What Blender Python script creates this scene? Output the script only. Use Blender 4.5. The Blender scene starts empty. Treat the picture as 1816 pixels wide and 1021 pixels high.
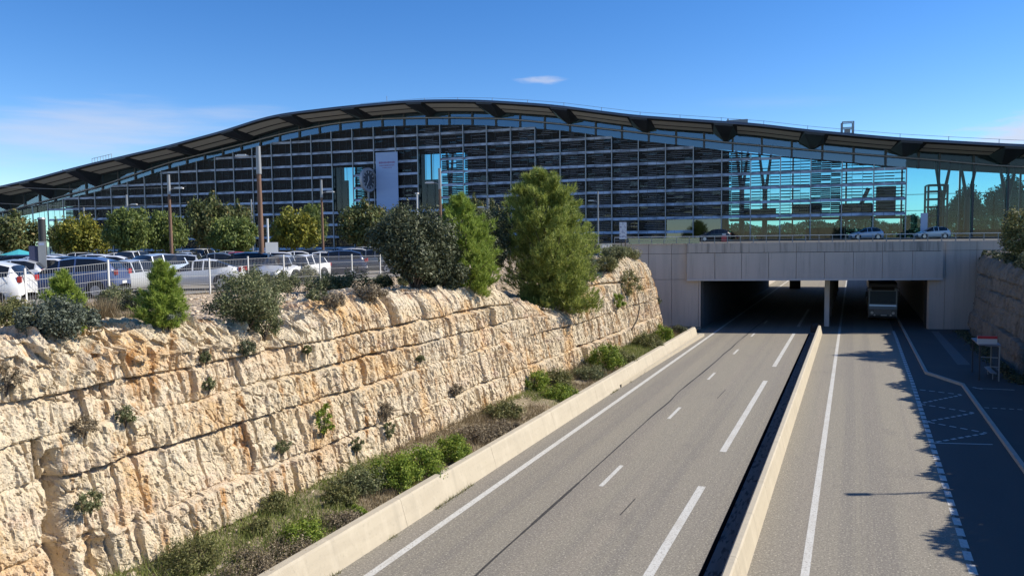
import bpy, math, random
import numpy as np
from mathutils import Vector, Matrix, Quaternion

sc = bpy.context.scene
COL = sc.collection
rnd = random.Random(7)
R_ = math.radians

# ------------------------------------------------------------------ camera
CAM_H = 8.4
PSI, PITCH, ROLL = 0.4322157, 0.0656822, 0.012
FPX, CX, CY = 1311.0, 908.0, 510.5          # pixels of the 1816 x 1021 photograph
Dv = Vector((-math.sin(PSI)*math.cos(PITCH), math.cos(PSI)*math.cos(PITCH), -math.sin(PITCH)))
r0 = Vector((math.cos(PSI), math.sin(PSI), 0)); u0 = r0.cross(Dv)
Rv = r0*math.cos(ROLL) - u0*math.sin(ROLL)
Uv = r0*math.sin(ROLL) + u0*math.cos(ROLL)
CAM = Vector((0, 0, CAM_H))
cd = bpy.data.cameras.new('camera'); cam = bpy.data.objects.new('camera', cd); COL.objects.link(cam)
cd.sensor_width = 36.0; cd.lens = 36.0*FPX/1816.0; cd.clip_start = 0.1; cd.clip_end = 6000
cam.matrix_world = Matrix.Translation(CAM) @ Matrix((Rv, Uv, -Dv)).transposed().to_4x4()
sc.camera = cam

# ------------------------------------------------------------------ light
SUN_AZ, SUN_EL = R_(30), R_(38)              # azimuth from +X towards +Y
to_sun = Vector((math.cos(SUN_AZ)*math.cos(SUN_EL), math.sin(SUN_AZ)*math.cos(SUN_EL), math.sin(SUN_EL)))
sl = bpy.data.lights.new('sun', 'SUN'); sl.energy = 5.0; sl.angle = R_(0.5); sl.color = (1.0, 0.93, 0.80)
so = bpy.data.objects.new('sun', sl); COL.objects.link(so)
so.rotation_mode = 'QUATERNION'; so.rotation_quaternion = to_sun.to_track_quat('Z', 'Y'); so.location = to_sun*300
sc.view_settings.view_transform = 'Standard'; sc.view_settings.look = 'None'
sc.view_settings.gamma = 1.0; sc.view_settings.exposure = 0.45
sc.cycles.max_bounces = 8; sc.cycles.diffuse_bounces = 3; sc.cycles.glossy_bounces = 3
sc.cycles.transparent_max_bounces = 16; sc.cycles.transmission_bounces = 4
sc.cycles.caustics_reflective = False; sc.cycles.caustics_refractive = False

w = bpy.data.worlds.new('World'); sc.world = w; w.use_nodes = True
nt = w.node_tree; nt.nodes.clear()
def wn(t, **k):
    n = nt.nodes.new(t)
    for a, b in k.items(): setattr(n, a, b)
    return n
def wl(a, b): nt.links.new(a, b)
def wmath(op, a, b=None, c=None, clamp=False):
    n = wn('ShaderNodeMath', operation=op, use_clamp=clamp)
    for i, v in enumerate((a, b, c)):
        if v is None: continue
        if isinstance(v, (int, float)): n.inputs[i].default_value = v
        else: wl(v, n.inputs[i])
    return n.outputs[0]
sky = wn('ShaderNodeTexSky', sky_type='NISHITA', sun_disc=False, sun_elevation=SUN_EL,
         sun_rotation=math.pi/2-SUN_AZ, altitude=150, air_density=0.85, dust_density=0.0, ozone_density=3.0)
hs = wn('ShaderNodeHueSaturation'); hs.inputs['Saturation'].default_value = 1.30; hs.inputs['Hue'].default_value = 0.508; hs.inputs['Value'].default_value = 1.26
wl(sky.outputs[0], hs.inputs['Color'])
tc = wn('ShaderNodeTexCoord'); sx = wn('ShaderNodeSeparateXYZ'); wl(tc.outputs['Generated'], sx.inputs[0])
azn = wmath('MULTIPLY', wmath('ARCTAN2', sx.outputs[0], sx.outputs[1]), 180/math.pi)   # degrees from +Y towards +X
eln = wmath('MULTIPLY', wmath('ARCSINE', sx.outputs[2]), 180/math.pi)
cv = wn('ShaderNodeCombineXYZ'); wl(azn, cv.inputs[0]); wl(eln, cv.inputs[1])
def cnoise(sxy, detail, seed):
    m = wn('ShaderNodeMapping'); m.inputs['Scale'].default_value = (sxy[0], sxy[1], 1); m.inputs['Location'].default_value = (seed, seed*.7, seed)
    wl(cv.outputs[0], m.inputs[0])
    n = wn('ShaderNodeTexNoise'); n.inputs['Scale'].default_value = 1; n.inputs['Detail'].default_value = detail; n.inputs['Roughness'].default_value = .55
    wl(m.outputs[0], n.inputs['Vector']); return n.outputs[0]
def cloud(az, el, wa, we, slope, nz, lo, hi, amount):
    da = wmath('SUBTRACT', azn, az)
    de = wmath('SUBTRACT', wmath('SUBTRACT', eln, el), wmath('MULTIPLY', da, slope))
    qa = wmath('POWER', wmath('ABSOLUTE', wmath('DIVIDE', da, wa)), 2); qe = wmath('POWER', wmath('ABSOLUTE', wmath('DIVIDE', de, we)), 2)
    g = wmath('POWER', 2.718, wmath('MULTIPLY', wmath('ADD', qa, qe), -1))
    v = wmath('ADD', wmath('MULTIPLY', g, 1.0), wmath('SUBTRACT', nz, 0.5))
    mr = wn('ShaderNodeMapRange', interpolation_type='SMOOTHSTEP'); wl(v, mr.inputs[0])
    mr.inputs[1].default_value = lo; mr.inputs[2].default_value = hi; mr.inputs[4].default_value = amount
    return wmath('MULTIPLY', mr.outputs[0], wmath('MINIMUM', wmath('MULTIPLY', g, 4), 1))
n1 = cnoise((.16, 1.3), 6, 3.1); n2 = cnoise((.5, 2.2), 6, 9.7); n3 = cnoise((.09, .7), 5, 5.3)
masks = [cloud(-55, 7.5, 13, 2.3, .10, n1, .30, 1.25, .58),
         cloud(-46, 9.1, 7, .9, .05, n1, .45, 1.3, .4),
         cloud(-22.4, 11.9, 2.3, .42, -.02, n2, .45, 1.2, .75),
         cloud(12, 6.3, 6, 1.5, .10, n2, .2, .9, .85),
         cloud(-5, 9.5, 9, .8, -.04, n3, .55, 1.4, .14)]
mk = masks[0]
for m_ in masks[1:]: mk = wmath('MAXIMUM', mk, m_)
cm = wn('ShaderNodeMix', data_type='RGBA'); wl(mk, cm.inputs[0]); wl(hs.outputs[0], cm.inputs[6]); cm.inputs[7].default_value = (5.0, 5.3, 6.3, 1)
bg = wn('ShaderNodeBackground'); bg.inputs['Strength'].default_value = 0.1; wl(cm.outputs[2], bg.inputs['Color'])
wo = wn('ShaderNodeOutputWorld'); wl(bg.outputs[0], wo.inputs[0])

# ------------------------------------------------------------------ view helpers: photograph pixel -> point in the place
def ray(x, y): return Rv*((x-CX)/FPX) - Uv*((y-CY)/FPX) + Dv
def gz(x, y, z=0.0):
    v = ray(x, y); return CAM + v*((z-CAM_H)/v.z)
def gx(x, y, X):
    v = ray(x, y); return CAM + v*(X/v.x)
def pln(x, y, p0, n):
    v = ray(x, y); return CAM + v*((p0-CAM).dot(n)/v.dot(n))
def atd(x, d, z):
    a = (x-CX)/FPX
    b = (z-CAM_H-d*(Rv.z*a+Dv.z))/(d*Uv.z)
    return CAM + (Rv*a+Uv*b+Dv)*d

# ------------------------------------------------------------------ noise
def _h(ix, iy, seed):
    n = (ix.astype(np.int64)*374761393 + iy.astype(np.int64)*668265263 + seed*974634777) & 0xFFFFFFFF
    n = ((n ^ (n >> 13))*1274126177) & 0xFFFFFFFF
    n = n ^ (n >> 16)
    return (n & 0xFFFFFF)/float(0xFFFFFF)
def vn(x, y, seed=0):
    x = np.asarray(x, float); y = np.asarray(y, float); x, y = np.broadcast_arrays(x, y)
    ix = np.floor(x); iy = np.floor(y); fx = x-ix; fy = y-iy
    fx = fx*fx*(3-2*fx); fy = fy*fy*(3-2*fy)
    a = _h(ix, iy, seed); b = _h(ix+1, iy, seed); c = _h(ix, iy+1, seed); d = _h(ix+1, iy+1, seed)
    return (a*(1-fx)+b*fx)*(1-fy)+(c*(1-fx)+d*fx)*fy
def fbm(x, y, seed=0, o=4):
    s = 0; a = .5
    for i in range(o):
        s = s + a*(vn(x, y, seed+i)-.5); x = x*2.03; y = y*2.03; a *= .5
    return s
def facets(x, y, seed, tilt=.5):
    x = np.asarray(x, float); y = np.asarray(y, float)
    ix = np.floor(x); iy = np.floor(y); best = np.full(x.shape, 9.); out = np.zeros(x.shape)
    for i in (-1, 0, 1):
        for j in (-1, 0, 1):
            cx = ix+i; cy = iy+j
            px = cx+_h(cx, cy, seed); py = cy+_h(cx, cy, seed+1)
            dx = x-px; dy = y-py; d = dx*dx+dy*dy
            v = tilt*((_h(cx, cy, seed+2)-.5)*2*dx+(_h(cx, cy, seed+3)-.5)*2*dy)+(_h(cx, cy, seed+4)-.5)
            m = d < best; best = np.where(m, d, best); out = np.where(m, v, out)
    return out

def cracks(x, y, seed):
    x = np.asarray(x, float); y = np.asarray(y, float); ix = np.floor(x); iy = np.floor(y); f1 = np.full(x.shape, 9.); f2 = f1.copy()
    for i in (-1, 0, 1):
        for j in (-1, 0, 1):
            cx = ix+i; cy = iy+j; dx = x-cx-_h(cx, cy, seed); dy = y-cy-_h(cx, cy, seed+1); d = np.sqrt(dx*dx+dy*dy)
            f2 = np.where(d < f1, f1, np.minimum(f2, d)); f1 = np.minimum(f1, d)
    return f2-f1

# ------------------------------------------------------------------ materials
MATS = {}
def mat(name, col, rough=.7, metal=0., nz=None, bump=None, spec=.5):
    """nz: list of (scale xyz, strength, colour2, detail); bump: (scale, strength, distance)"""
    if name in MATS: return MATS[name]
    m = bpy.data.materials.new(name); m.use_nodes = True; t = m.node_tree; b = t.nodes['Principled BSDF']
    b.inputs['Roughness'].default_value = rough; b.inputs['Metallic'].default_value = metal
    b.inputs['Specular IOR Level'].default_value = spec
    col = tuple(col)+(1,)
    b.inputs['Base Color'].default_value = col
    co = t.nodes.new('ShaderNodeTexCoord').outputs['Object']
    last = None
    for s, st, c2, lo, hi in (nz or ()):
        mp = t.nodes.new('ShaderNodeMapping'); mp.inputs['Scale'].default_value = s if isinstance(s, tuple) else (s, s, s)
        mp.inputs['Location'].default_value = (len(t.nodes)*1.7, 3.3, 1.1)
        t.links.new(co, mp.inputs[0])
        n = t.nodes.new('ShaderNodeTexNoise'); n.inputs['Scale'].default_value = 1; n.inputs['Detail'].default_value = 5; n.inputs['Roughness'].default_value = .6
        t.links.new(mp.outputs[0], n.inputs['Vector'])
        r = t.nodes.new('ShaderNodeMapRange'); r.inputs[1].default_value = lo; r.inputs[2].default_value = hi; r.inputs[4].default_value = st
        t.links.new(n.outputs[0], r.inputs[0])
        x = t.nodes.new('ShaderNodeMix'); x.data_type = 'RGBA'
        t.links.new(r.outputs[0], x.inputs[0]); x.inputs[7].default_value = tuple(c2)+(1,)
        if last is None: x.inputs[6].default_value = col
        else: t.links.new(last, x.inputs[6])
        last = x.outputs[2]
    if last is not None: t.links.new(last, b.inputs['Base Color'])
    if bump:
        s, st, di = bump
        mp = t.nodes.new('ShaderNodeMapping'); mp.inputs['Scale'].default_value = s if isinstance(s, tuple) else (s, s, s); t.links.new(co, mp.inputs[0])
        n = t.nodes.new('ShaderNodeTexNoise'); n.inputs['Scale'].default_value = 1; n.inputs['Detail'].default_value = 6; n.inputs['Roughness'].default_value = .65
        t.links.new(mp.outputs[0], n.inputs['Vector'])
        bp = t.nodes.new('ShaderNodeBump'); bp.inputs['Strength'].default_value = st; bp.inputs['Distance'].default_value = di
        t.links.new(n.outputs[0], bp.inputs['Height']); t.links.new(bp.outputs[0], b.inputs['Normal'])
    MATS[name] = m; return m
def leaf(name, c1, c2, c3=None, trans=.3, rough=.55):
    if name in MATS: return MATS[name]
    m = bpy.data.materials.new(name); m.use_nodes = True; t = m.node_tree; t.nodes.clear()
    o = t.nodes.new('ShaderNodeOutputMaterial'); g = t.nodes.new('ShaderNodeNewGeometry'); rp = t.nodes.new('ShaderNodeValToRGB')
    e = rp.color_ramp.elements; e[0].color = tuple(c1)+(1,); e[1].color = tuple(c2)+(1,); e[0].position = .1; e[1].position = .85
    if c3: q = e.new(.97); q.color = tuple(c3)+(1,)
    t.links.new(g.outputs['Random Per Island'], rp.inputs[0])
    d = t.nodes.new('ShaderNodeBsdfPrincipled'); d.inputs['Roughness'].default_value = rough; d.inputs['Specular IOR Level'].default_value = .25
    tr = t.nodes.new('ShaderNodeBsdfTranslucent'); mx = t.nodes.new('ShaderNodeMixShader'); mx.inputs[0].default_value = trans
    t.links.new(rp.outputs[0], d.inputs['Base Color']); t.links.new(rp.outputs[0], tr.inputs['Color'])
    t.links.new(d.outputs[0], mx.inputs[1]); t.links.new(tr.outputs[0], mx.inputs[2]); t.links.new(mx.outputs[0], o.inputs[0])
    MATS[name] = m; return m
def glass(name, tint, refl, rough=.03, gcol=(1, 1, 1)):
    if name in MATS: return MATS[name]
    m = bpy.data.materials.new(name); m.use_nodes = True; t = m.node_tree; t.nodes.clear()
    o = t.nodes.new('ShaderNodeOutputMaterial'); a = t.nodes.new('ShaderNodeBsdfTransparent'); a.inputs[0].default_value = tuple(tint)+(1,)
    g = t.nodes.new('ShaderNodeBsdfGlossy'); g.inputs['Roughness'].default_value = rough; g.inputs[0].default_value = tuple(gcol)+(1,)
    lw = t.nodes.new('ShaderNodeLayerWeight'); lw.inputs[0].default_value = .35
    ad = t.nodes.new('ShaderNodeMath'); ad.operation = 'MULTIPLY_ADD'; ad.inputs[1].default_value = .45; ad.inputs[2].default_value = refl; ad.use_clamp = True
    t.links.new(lw.outputs['Fresnel'], ad.inputs[0])
    mx = t.nodes.new('ShaderNodeMixShader'); t.links.new(ad.outputs[0], mx.inputs[0]); t.links.new(a.outputs[0], mx.inputs[1]); t.links.new(g.outputs[0], mx.inputs[2])
    t.links.new(mx.outputs[0], o.inputs[0]); MATS[name] = m; return m

M_asphalt = mat('asphalt', (.235, .212, .166), .85, nz=[((.35, .06, 1), .5, (.20, .178, .15), .45, .62), ((1.05, .006, 1), .75, (.172, .156, .135), .50, .62), ((.9, .02, 1), .45, (.25, .215, .173), .52, .68), ((.7, .35, 1), .5, (.165, .148, .126), .60, .70), (9, .5, (.15, .13, .105), .48, .72), (17, .9, (.45, .41, .33), .53, .68), (24, .9, (.085, .076, .06), .52, .68)], bump=(45, .35, .01))
M_lot = mat('parking_asphalt', (.27, .24, .195), .9, nz=[(.3, .6, (.20, .18, .155), .45, .7), (9, .4, (.1, .09, .08), .5, .7)])
M_bayshade = mat('bus_bay_shade_asphalt', (.085, .08, .072), .9, nz=[((.4, .1, 1), .5, (.065, .062, .058), .45, .65), (20, .6, (.14, .13, .115), .55, .75)])  # road asphalt darkened, shade of the bay put into its colour
M_pave = mat('pavement_asphalt', (.075, .072, .066), .9, nz=[(.5, .5, (.095, .09, .08), .45, .65), (30, .5, (.05, .047, .043), .5, .7)])  # albedo lowered to deepen the shade on the pavement
M_paint = mat('road_paint', (.54, .53, .49), .7, nz=[(18, .95, (.27, .245, .21), .52, .66), ((1.5, .8, 1), .6, (.42, .39, .34), .48, .68)])
M_tar = mat('tar_seam', (.035, .033, .03), .75, nz=[(6, .5, (.09, .08, .07), .5, .7)])
M_conc = mat('barrier_concrete', (.45, .395, .30), .85, nz=[((.8, .25, 3), .6, (.38, .33, .25), .45, .7), ((.2, 1.7, .12), .4, (.28, .25, .20), .56, .75), (9, .5, (.30, .27, .21), .55, .75), ((3, 3, .4), .3, (.58, .52, .41), .5, .7)], bump=(20, .25, .02))
M_kerb = mat('kerb_stone', (.42, .39, .34), .85, nz=[(3, .5, (.3, .28, .25), .45, .7), (30, .4, (.2, .19, .17), .5, .7)])
M_wall = mat('wall_concrete', (.50, .44, .39), .85, nz=[((1.2, 1.2, .10), .75, (.40, .355, .315), .45, .65), ((6, 6, .25), .6, (.29, .26, .23), .55, .75), (.5, .4, (.52, .47, .42), .5, .7), (25, .25, (.3, .27, .25), .5, .7)], bump=(18, .15, .02))
M_wallstain = mat('weathered_concrete', (.45, .395, .345), .88, nz=[((2.5, 2.5, .15), .9, (.20, .18, .16), .5, .68), ((9, 9, .3), .6, (.14, .125, .115), .55, .75)], bump=(18, .2, .02))
M_dark = mat('dark_backing', (.03, .03, .03), .9)
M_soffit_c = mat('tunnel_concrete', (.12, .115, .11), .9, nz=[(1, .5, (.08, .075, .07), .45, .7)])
M_rock = mat('limestone', (.67, .55, .375), .95, spec=.15,
             nz=[((.35, .35, .9), .8, (.73, .62, .46), .42, .62), ((.5, .5, .30), .9, (.66, .42, .19), .50, .65), ((.12, .12, 1.5), .45, (.60, .42, .27), .52, .66), ((2.2, 2.2, .25), .9, (.46, .24, .085), .575, .69), ((.6, .6, 1.6), .4, (.64, .46, .37), .56, .7),
                 ((1.1, 1.1, .8), .6, (.33, .29, .23), .58, .74), ((9, 9, 6), .75, (.68, .60, .47), .55, .68), ((5, 5, 3), .75, (.28, .20, .12), .60, .68), ((15, 15, 10), .85, (.17, .13, .09), .58, .67), (38, .5, (.72, .65, .52), .56, .72)],
             bump=(11, .9, .12))
M_rockshade = mat('shaded_limestone', (.23, .19, .15), .95, spec=.2, nz=[((1, 1, .6), .6, (.11, .095, .08), .45, .66), (5, .6, (.26, .22, .18), .52, .72), ((4, 4, 1), .6, (.07, .065, .06), .55, .72)], bump=(9, .6, .08))  # darker copy of the limestone, shade of the right cutting put into its colour
M_soil = mat('stony_soil', (.50, .39, .28), .95, spec=.2, nz=[(.5, .7, (.36, .27, .17), .42, .65), (3, .6, (.62, .52, .40), .5, .7), (14, .6, (.25, .19, .13), .52, .72), (40, .5, (.7, .6, .48), .55, .72)], bump=(12, .8, .08))
M_verge = mat('dry_verge_soil', (.36, .29, .20), .95, spec=.2, nz=[(1.2, .7, (.23, .20, .12), .42, .62), (8, .7, (.46, .38, .27), .5, .7), (25, .6, (.10, .085, .055), .52, .72)], bump=(14, .9, .08))
M_rubble = mat('limestone_rubble', (.60, .50, .38), .95, spec=.2, nz=[(2, .7, (.46, .35, .23), .42, .65)])
M_steel = mat('dark_steel', (.035, .036, .042), .45, .2, nz=[(.4, .4, (.05, .05, .055), .4, .65)])
M_roofedge = mat('roof_sheet', (.16, .165, .19), .45, .3, nz=[((.3, .3, 1), .5, (.10, .10, .12), .45, .65)])
M_soffit = mat('soffit_panel', (.62, .58, .51), .8, nz=[((.25, .6, 1), .5, (.58, .53, .46), .45, .65)])
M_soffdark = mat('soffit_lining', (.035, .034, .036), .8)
M_mull = mat('mullion_metal', (.30, .32, .36), .4, .5)
M_muld = mat('dark_mullion', (.05, .052, .06), .45, .3)
M_band = mat('louvre_metal', (.58, .63, .74), .5, .2, nz=[((.5, .5, 2), .9, (.22, .24, .29), .42, .60), ((4, 4, 1), .4, (.22, .24, .28), .6, .75)])
M_slat = mat('louvre_wood', (.013, .011, .011), .8, nz=[((1.3, 1.3, 6), .7, (.030, .019, .015), .5, .70), ((.15, .15, .3), .5, (.008, .008, .010), .45, .6)])
M_slatglint = mat('louvre_glint_strip', (.42, .46, .55), .6, .2, nz=[((2, 2, 4), .7, (.16, .175, .21), .45, .68)])  # pale colour painted as bluish sky glints on the slats
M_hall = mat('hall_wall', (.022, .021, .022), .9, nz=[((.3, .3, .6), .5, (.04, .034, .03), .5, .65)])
M_hallfloor = mat('hall_floor', (.12, .115, .11), .6)
M_glass = glass('facade_glass', (.46, .74, .82), .015)
M_glassr = glass('rear_glass', (.46, .76, .84), .0)
M_clere = glass('clerestory_glass', (.5, .72, .82), .16, gcol=(.62, .80, 1.0))
M_shop = glass('ground_floor_glass', (.14, .28, .40), .12, gcol=(.7, .85, 1))
M_white = mat('white_metal', (.60, .60, .59), .45, nz=[(2, .3, (.55, .55, .53), .5, .7)])
M_grey = mat('galvanised_metal', (.27, .28, .29), .5, .4)
M_wood = mat('brown_pole_wood', (.17, .095, .06), .75, nz=[((8, 8, .4), .7, (.09, .05, .035), .45, .65)])
M_bark = mat('bark', (.11, .085, .065), .95, nz=[((9, 9, 1.5), .7, (.05, .04, .03), .45, .65)])
M_black = mat('black_rubber', (.02, .02, .021), .8)
M_carglass = mat('car_glass', (.012, .014, .017), .06, spec=.6)
M_rim = mat('wheel_rim', (.5, .5, .52), .3, .7)
M_lamp = mat('headlamp', (.7, .72, .75), .15, .2)
M_tail = mat('tail_lamp', (.32, .015, .015), .25)
M_plate = mat('number_plate', (.7, .7, .68), .5)
M_bluegrey = mat('banner_cloth', (.33, .45, .70), .7, nz=[((.3, .3, 1.5), .35, (.40, .52, .76), .45, .6)])
M_red = mat('faded_red', (.55, .05, .05), .6)
M_purple = mat('banner_lettering', (.30, .17, .34), .7)
M_teal = mat('teal_parasol_cloth', (.05, .36, .40), .7)

# ------------------------------------------------------------------ mesh builder
class MB:
    def __init__(s): s.v = []; s.f = []; s.sm = []
    def add(s, vs, fs, smooth=False):
        o = len(s.v); s.v += [tuple(p) for p in vs]; s.f += [tuple(i+o for i in f) for f in fs]; s.sm += [smooth]*len(fs)
    def box(s, c, size, rz=0, m=None):
        x, y, z = (k/2 for k in size)
        p = [Vector((a*x, b*y, d*z)) for d in (-1, 1) for b in (-1, 1) for a in (-1, 1)]
        q = Matrix.Rotation(rz, 3, 'Z') if m is None else m
        s.add([q @ k + Vector(c) for k in p], [(0, 2, 3, 1), (4, 5, 7, 6), (0, 1, 5, 4), (2, 6, 7, 3), (0, 4, 6, 2), (1, 3, 7, 5)])
    def b2(s, a, b): s.box([(i+j)/2 for i, j in zip(a, b)], [abs(j-i) for i, j in zip(a, b)])
    def tube(s, pts, r, n=8, smooth=True, cap=True):
        pts = [Vector(p) for p in pts]; rs = r if isinstance(r, (list, tuple)) else [r]*len(pts)
        vs = []
        for i, p in enumerate(pts):
            d = (pts[min(i+1, len(pts)-1)]-pts[max(i-1, 0)]).normalized()
            a = d.orthogonal().normalized() if abs(d.z) < .98 else Vector((1, 0, 0)); 
            a = (a-d*a.dot(d)).normalized(); b = d.cross(a)
            for k in range(n):
                t = 2*math.pi*k/n; vs.append(p+(a*math.cos(t)+b*math.sin(t))*rs[i])
        fs = [(i*n+k, i*n+(k+1) % n, (i+1)*n+(k+1) % n, (i+1)*n+k) for i in range(len(pts)-1) for k in range(n)]
        s.add(vs, fs, smooth)
        if cap: s.add(vs[:n], [tuple(range(n))[::-1]]); s.add(vs[-n:], [tuple(range(n))])
    def prism(s, poly, vec):
        n = len(poly); vec = Vector(vec); a = [Vector(p) for p in poly]; s.add(a+[p+vec for p in a], [tuple(range(n))[::-1], tuple(range(n, 2*n))]+[(i, (i+1) % n, n+(i+1) % n, n+i) for i in range(n)])
    def disc(s, c, nrm, r, n=20, th=.02, r0=0):
        c = Vector(c); nrm = Vector(nrm).normalized(); a = nrm.orthogonal().normalized(); 
        if abs(nrm.z) < .9: a = Vector((0, 0, 1)); a = (a-nrm*a.dot(nrm)).normalized()
        b = nrm.cross(a); ring = lambda rr, o: [c+nrm*o+(a*math.cos(2*math.pi*k/n)+b*math.sin(2*math.pi*k/n))*rr for k in range(n)]
        if not r0:
            s.add(ring(r, -th/2)+ring(r, th/2), [tuple(range(n))[::-1], tuple(range(n, 2*n))]+[(k, (k+1) % n, n+(k+1) % n, n+k) for k in range(n)])
        else:
            v = ring(r, -th/2)+ring(r, th/2)+ring(r0, th/2)+ring(r0, -th/2)
            s.add(v, [(q*n+k, q*n+(k+1) % n, ((q+1) % 4)*n+(k+1) % n, ((q+1) % 4)*n+k) for q in range(4) for k in range(n)])
    def build(s, name, m, parent=None):
        me = bpy.data.meshes.new(name); me.from_pydata(s.v, [], s.f)
        if any(s.sm): me.polygons.foreach_set('use_smooth', s.sm)
        me.materials.append(m); return link(name, me, parent)
def link(name, me, parent=None):
    o = bpy.data.objects.new(name, me); COL.objects.link(o)
    if parent is not None: o.parent = parent
    return o
def empty(name, loc=(0, 0, 0), rz=0):
    o = bpy.data.objects.new(name, None); COL.objects.link(o); o.location = loc; o.rotation_euler = (0, 0, rz); return o
def tag(o, label=None, cat=None, group=None, kind=None):
    for k, v in (('label', label), ('category', cat), ('group', group), ('kind', kind)):
        if v: o[k] = v
    return o
def struct(o): o['kind'] = 'structure'; return o
KIDS = {}
def copy_tree(o, parent=None):
    c = o.copy(); COL.objects.link(c)
    if parent is not None: c.parent = parent
    for ch in list(o.children): copy_tree(ch, c)
    return c
def np_mesh(name, v, f, m, parent=None, smooth=False):
    """v (n,3); f (k,3|4) int"""
    me = bpy.data.meshes.new(name); k = f.shape[1]
    me.vertices.add(len(v)); me.vertices.foreach_set('co', np.ascontiguousarray(v, dtype=np.float32).ravel())
    me.loops.add(f.size); me.loops.foreach_set('vertex_index', np.ascontiguousarray(f, dtype=np.int32).ravel())
    me.polygons.add(len(f)); me.polygons.foreach_set('loop_start', np.arange(0, f.size, k, dtype=np.int32))
    me.polygons.foreach_set('use_smooth', np.full(len(f), smooth))
    me.update(calc_edges=True); me.materials.append(m); return link(name, me, parent)
def grid_faces(nu, nv):
    i = np.arange(nu-1)[:, None]*nv+np.arange(nv-1)[None, :]
    return np.stack([i, i+1, i+nv+1, i+nv], -1).reshape(-1, 4)

# ------------------------------------------------------------------ terrain profile of the left cutting
RT_Y = [0, 5, 10, 15, 16.6, 17.4, 18.6, 21, 24, 28, 31, 33, 34.5, 36.5, 39, 41, 43, 45, 48, 50, 52, 54.5, 57, 61, 64, 70]
RT_Z = [6.3, 6.35, 6.4, 6.2, 5.9, 5.45, 5.9, 6.2, 6.35, 6.2, 6.15, 5.9, 5.3, 4.9, 4.2, 4.0, 4.3, 4.9, 5.5, 5.9, 6.5, 6.9, 6.7, 6.15, 6.0, 6.0]
def rock_top(Y): return np.interp(Y, RT_Y, RT_Z)
def foot_x(Y): return np.interp(Y, [0, 5, 12, 20, 30, 45, 58, 61], [-15.3, -15.2, -15.1, -15.0, -14.8, -14.4, -14.1, -14.2])
FZ_Y = [0, 14, 17, 21, 26, 31, 36, 40, 50, 58, 66]
FZ_Z = [5.9, 5.9, 5.9, 6.15, 6.05, 6.1, 6.0, 5.95, 6.2, 6.9, 7.0]
def land(X, Y):
    X = np.asarray(X, float); Y = np.asarray(Y, float)
    e = foot_x(Y)-.20*rock_top(Y)
    f = np.clip((e-X)/np.maximum(e+28.0, 1), 0, 1); f = f**.7
    return rock_top(Y)*(1-f)+np.interp(Y, FZ_Y, FZ_Z)*f
def land_pt(px, py):
    """first point of the left plateau under a pixel"""
    v = ray(px, py); best = None
    for t in np.arange(8, 90, .1):
        p = CAM+v*t
        if p.x < foot_x(p.y)-.20*rock_top(p.y)-.1 and p.z <= land(p.x, p.y): return Vector((p.x, p.y, float(land(p.x, p.y))))
    return CAM+v*30

# ------------------------------------------------------------------ roads and ground
def sheet(name, poly, z, m, parent=None):
    b = MB(); b.add([(x, y, z) for x, y in poly], [tuple(range(len(poly)))]); return b.build(name, m, parent)
road = struct(sheet('road', [(-13.2, -40), (5.75, -40), (5.75, 320), (-13.2, 320)], 0, M_asphalt))
marks = []
def stripe(b, p, q, wd, z=.004):
    p = Vector((p[0], p[1], z)); q = Vector((q[0], q[1], z)); d = (q-p).normalized(); n = Vector((-d.y, d.x, 0))*wd/2
    b.add([p-n, q-n, q+n, p+n], [(0, 1, 2, 3)])
b = MB(); stripe(b, (-10.95, -30), (-10.95, 220), .22); b.build('edge_line', M_paint, road)
b = MB(); stripe(b, (-.95, -30), (-.95, 220), .20); b.build('edge_line', M_paint, road)
for y0, y1 in ((2.5, 5.0), (13.4, 15.9), (23.6, 26.1), (33.8, 36.3), (44.1, 46.5), (54.4, 56.8), (64.6, 67.0), (74.8, 77.3)):
    b = MB(); stripe(b, (-7.65, y0), (-7.65, y1), .15); b.build('lane_dash', M_paint, road)
for y0, y1 in ((5, 24.9), (29.3, 44.9), (50, 68.0), (73, 91)):
    b = MB(); stripe(b, (-4.5, y0), (-4.5, y1), .25); b.build('lane_dash', M_paint, road)
b = MB(); xs = [(-8.45+.10*(vn(np.array(y*.35), np.array(0.), 4)-.5)+.35*max(0, (y-40)/30), y) for y in np.arange(-10, 100, .8)]
for i in range(len(xs)-1): stripe(b, xs[i], (xs[i+1][0], xs[i+1][1]+.02), .05+.06*float(vn(np.array(i*.4), np.array(2.), 8)), .003)
b.build('tar_seam', M_tar, road)
for y0, y1 in ((5, 9.2), (21.3, 22.9), (39, 41.5)):
    b = MB(); stripe(b, (-6.3, y0), (-6.25, y1), .04, .003); b.build('tar_seam', M_tar, road)
b = MB()
y = 8.0
while y < 72:
    x = float(np.interp(y, [21, 26, 47, 67], [2.85, 2.92, 3.2, 3.33])); stripe(b, (x, y), (x+.005, y+.62), .2); y += .86
b.build('block_paver_line', mat('light_pavers', (.55, .54, .5), .8, nz=[(9, .7, (.3, .29, .27), .5, .7)]), road)
b = MB()
def dashes(b, p, q, wd=.13, ln=.28, gap=.17, z=.004):
    p = Vector(p); q = Vector(q); L = (q-p).length; d = (q-p)/L; t = 0
    while t < L: stripe(b, p+d*t, p+d*min(t+ln, L), wd, z); t += ln+gap
for p, q in (((3.0, 45.4), (5.28, 44.6)), ((3.07, 41.4), (5.28, 44.5)), ((3.15, 41.4), (5.3, 40.25)), ((3.1, 37.5), (5.3, 40.2)), ((3.2, 37.5), (5.27, 36.3)), ((3.2, 33.95), (5.27, 36.3))): dashes(b, p, q)
stripe(b, (3.0, 33.75), (5.2, 34.4), .1)
b.build('bus_stop_zigzag', M_paint, road)

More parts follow.
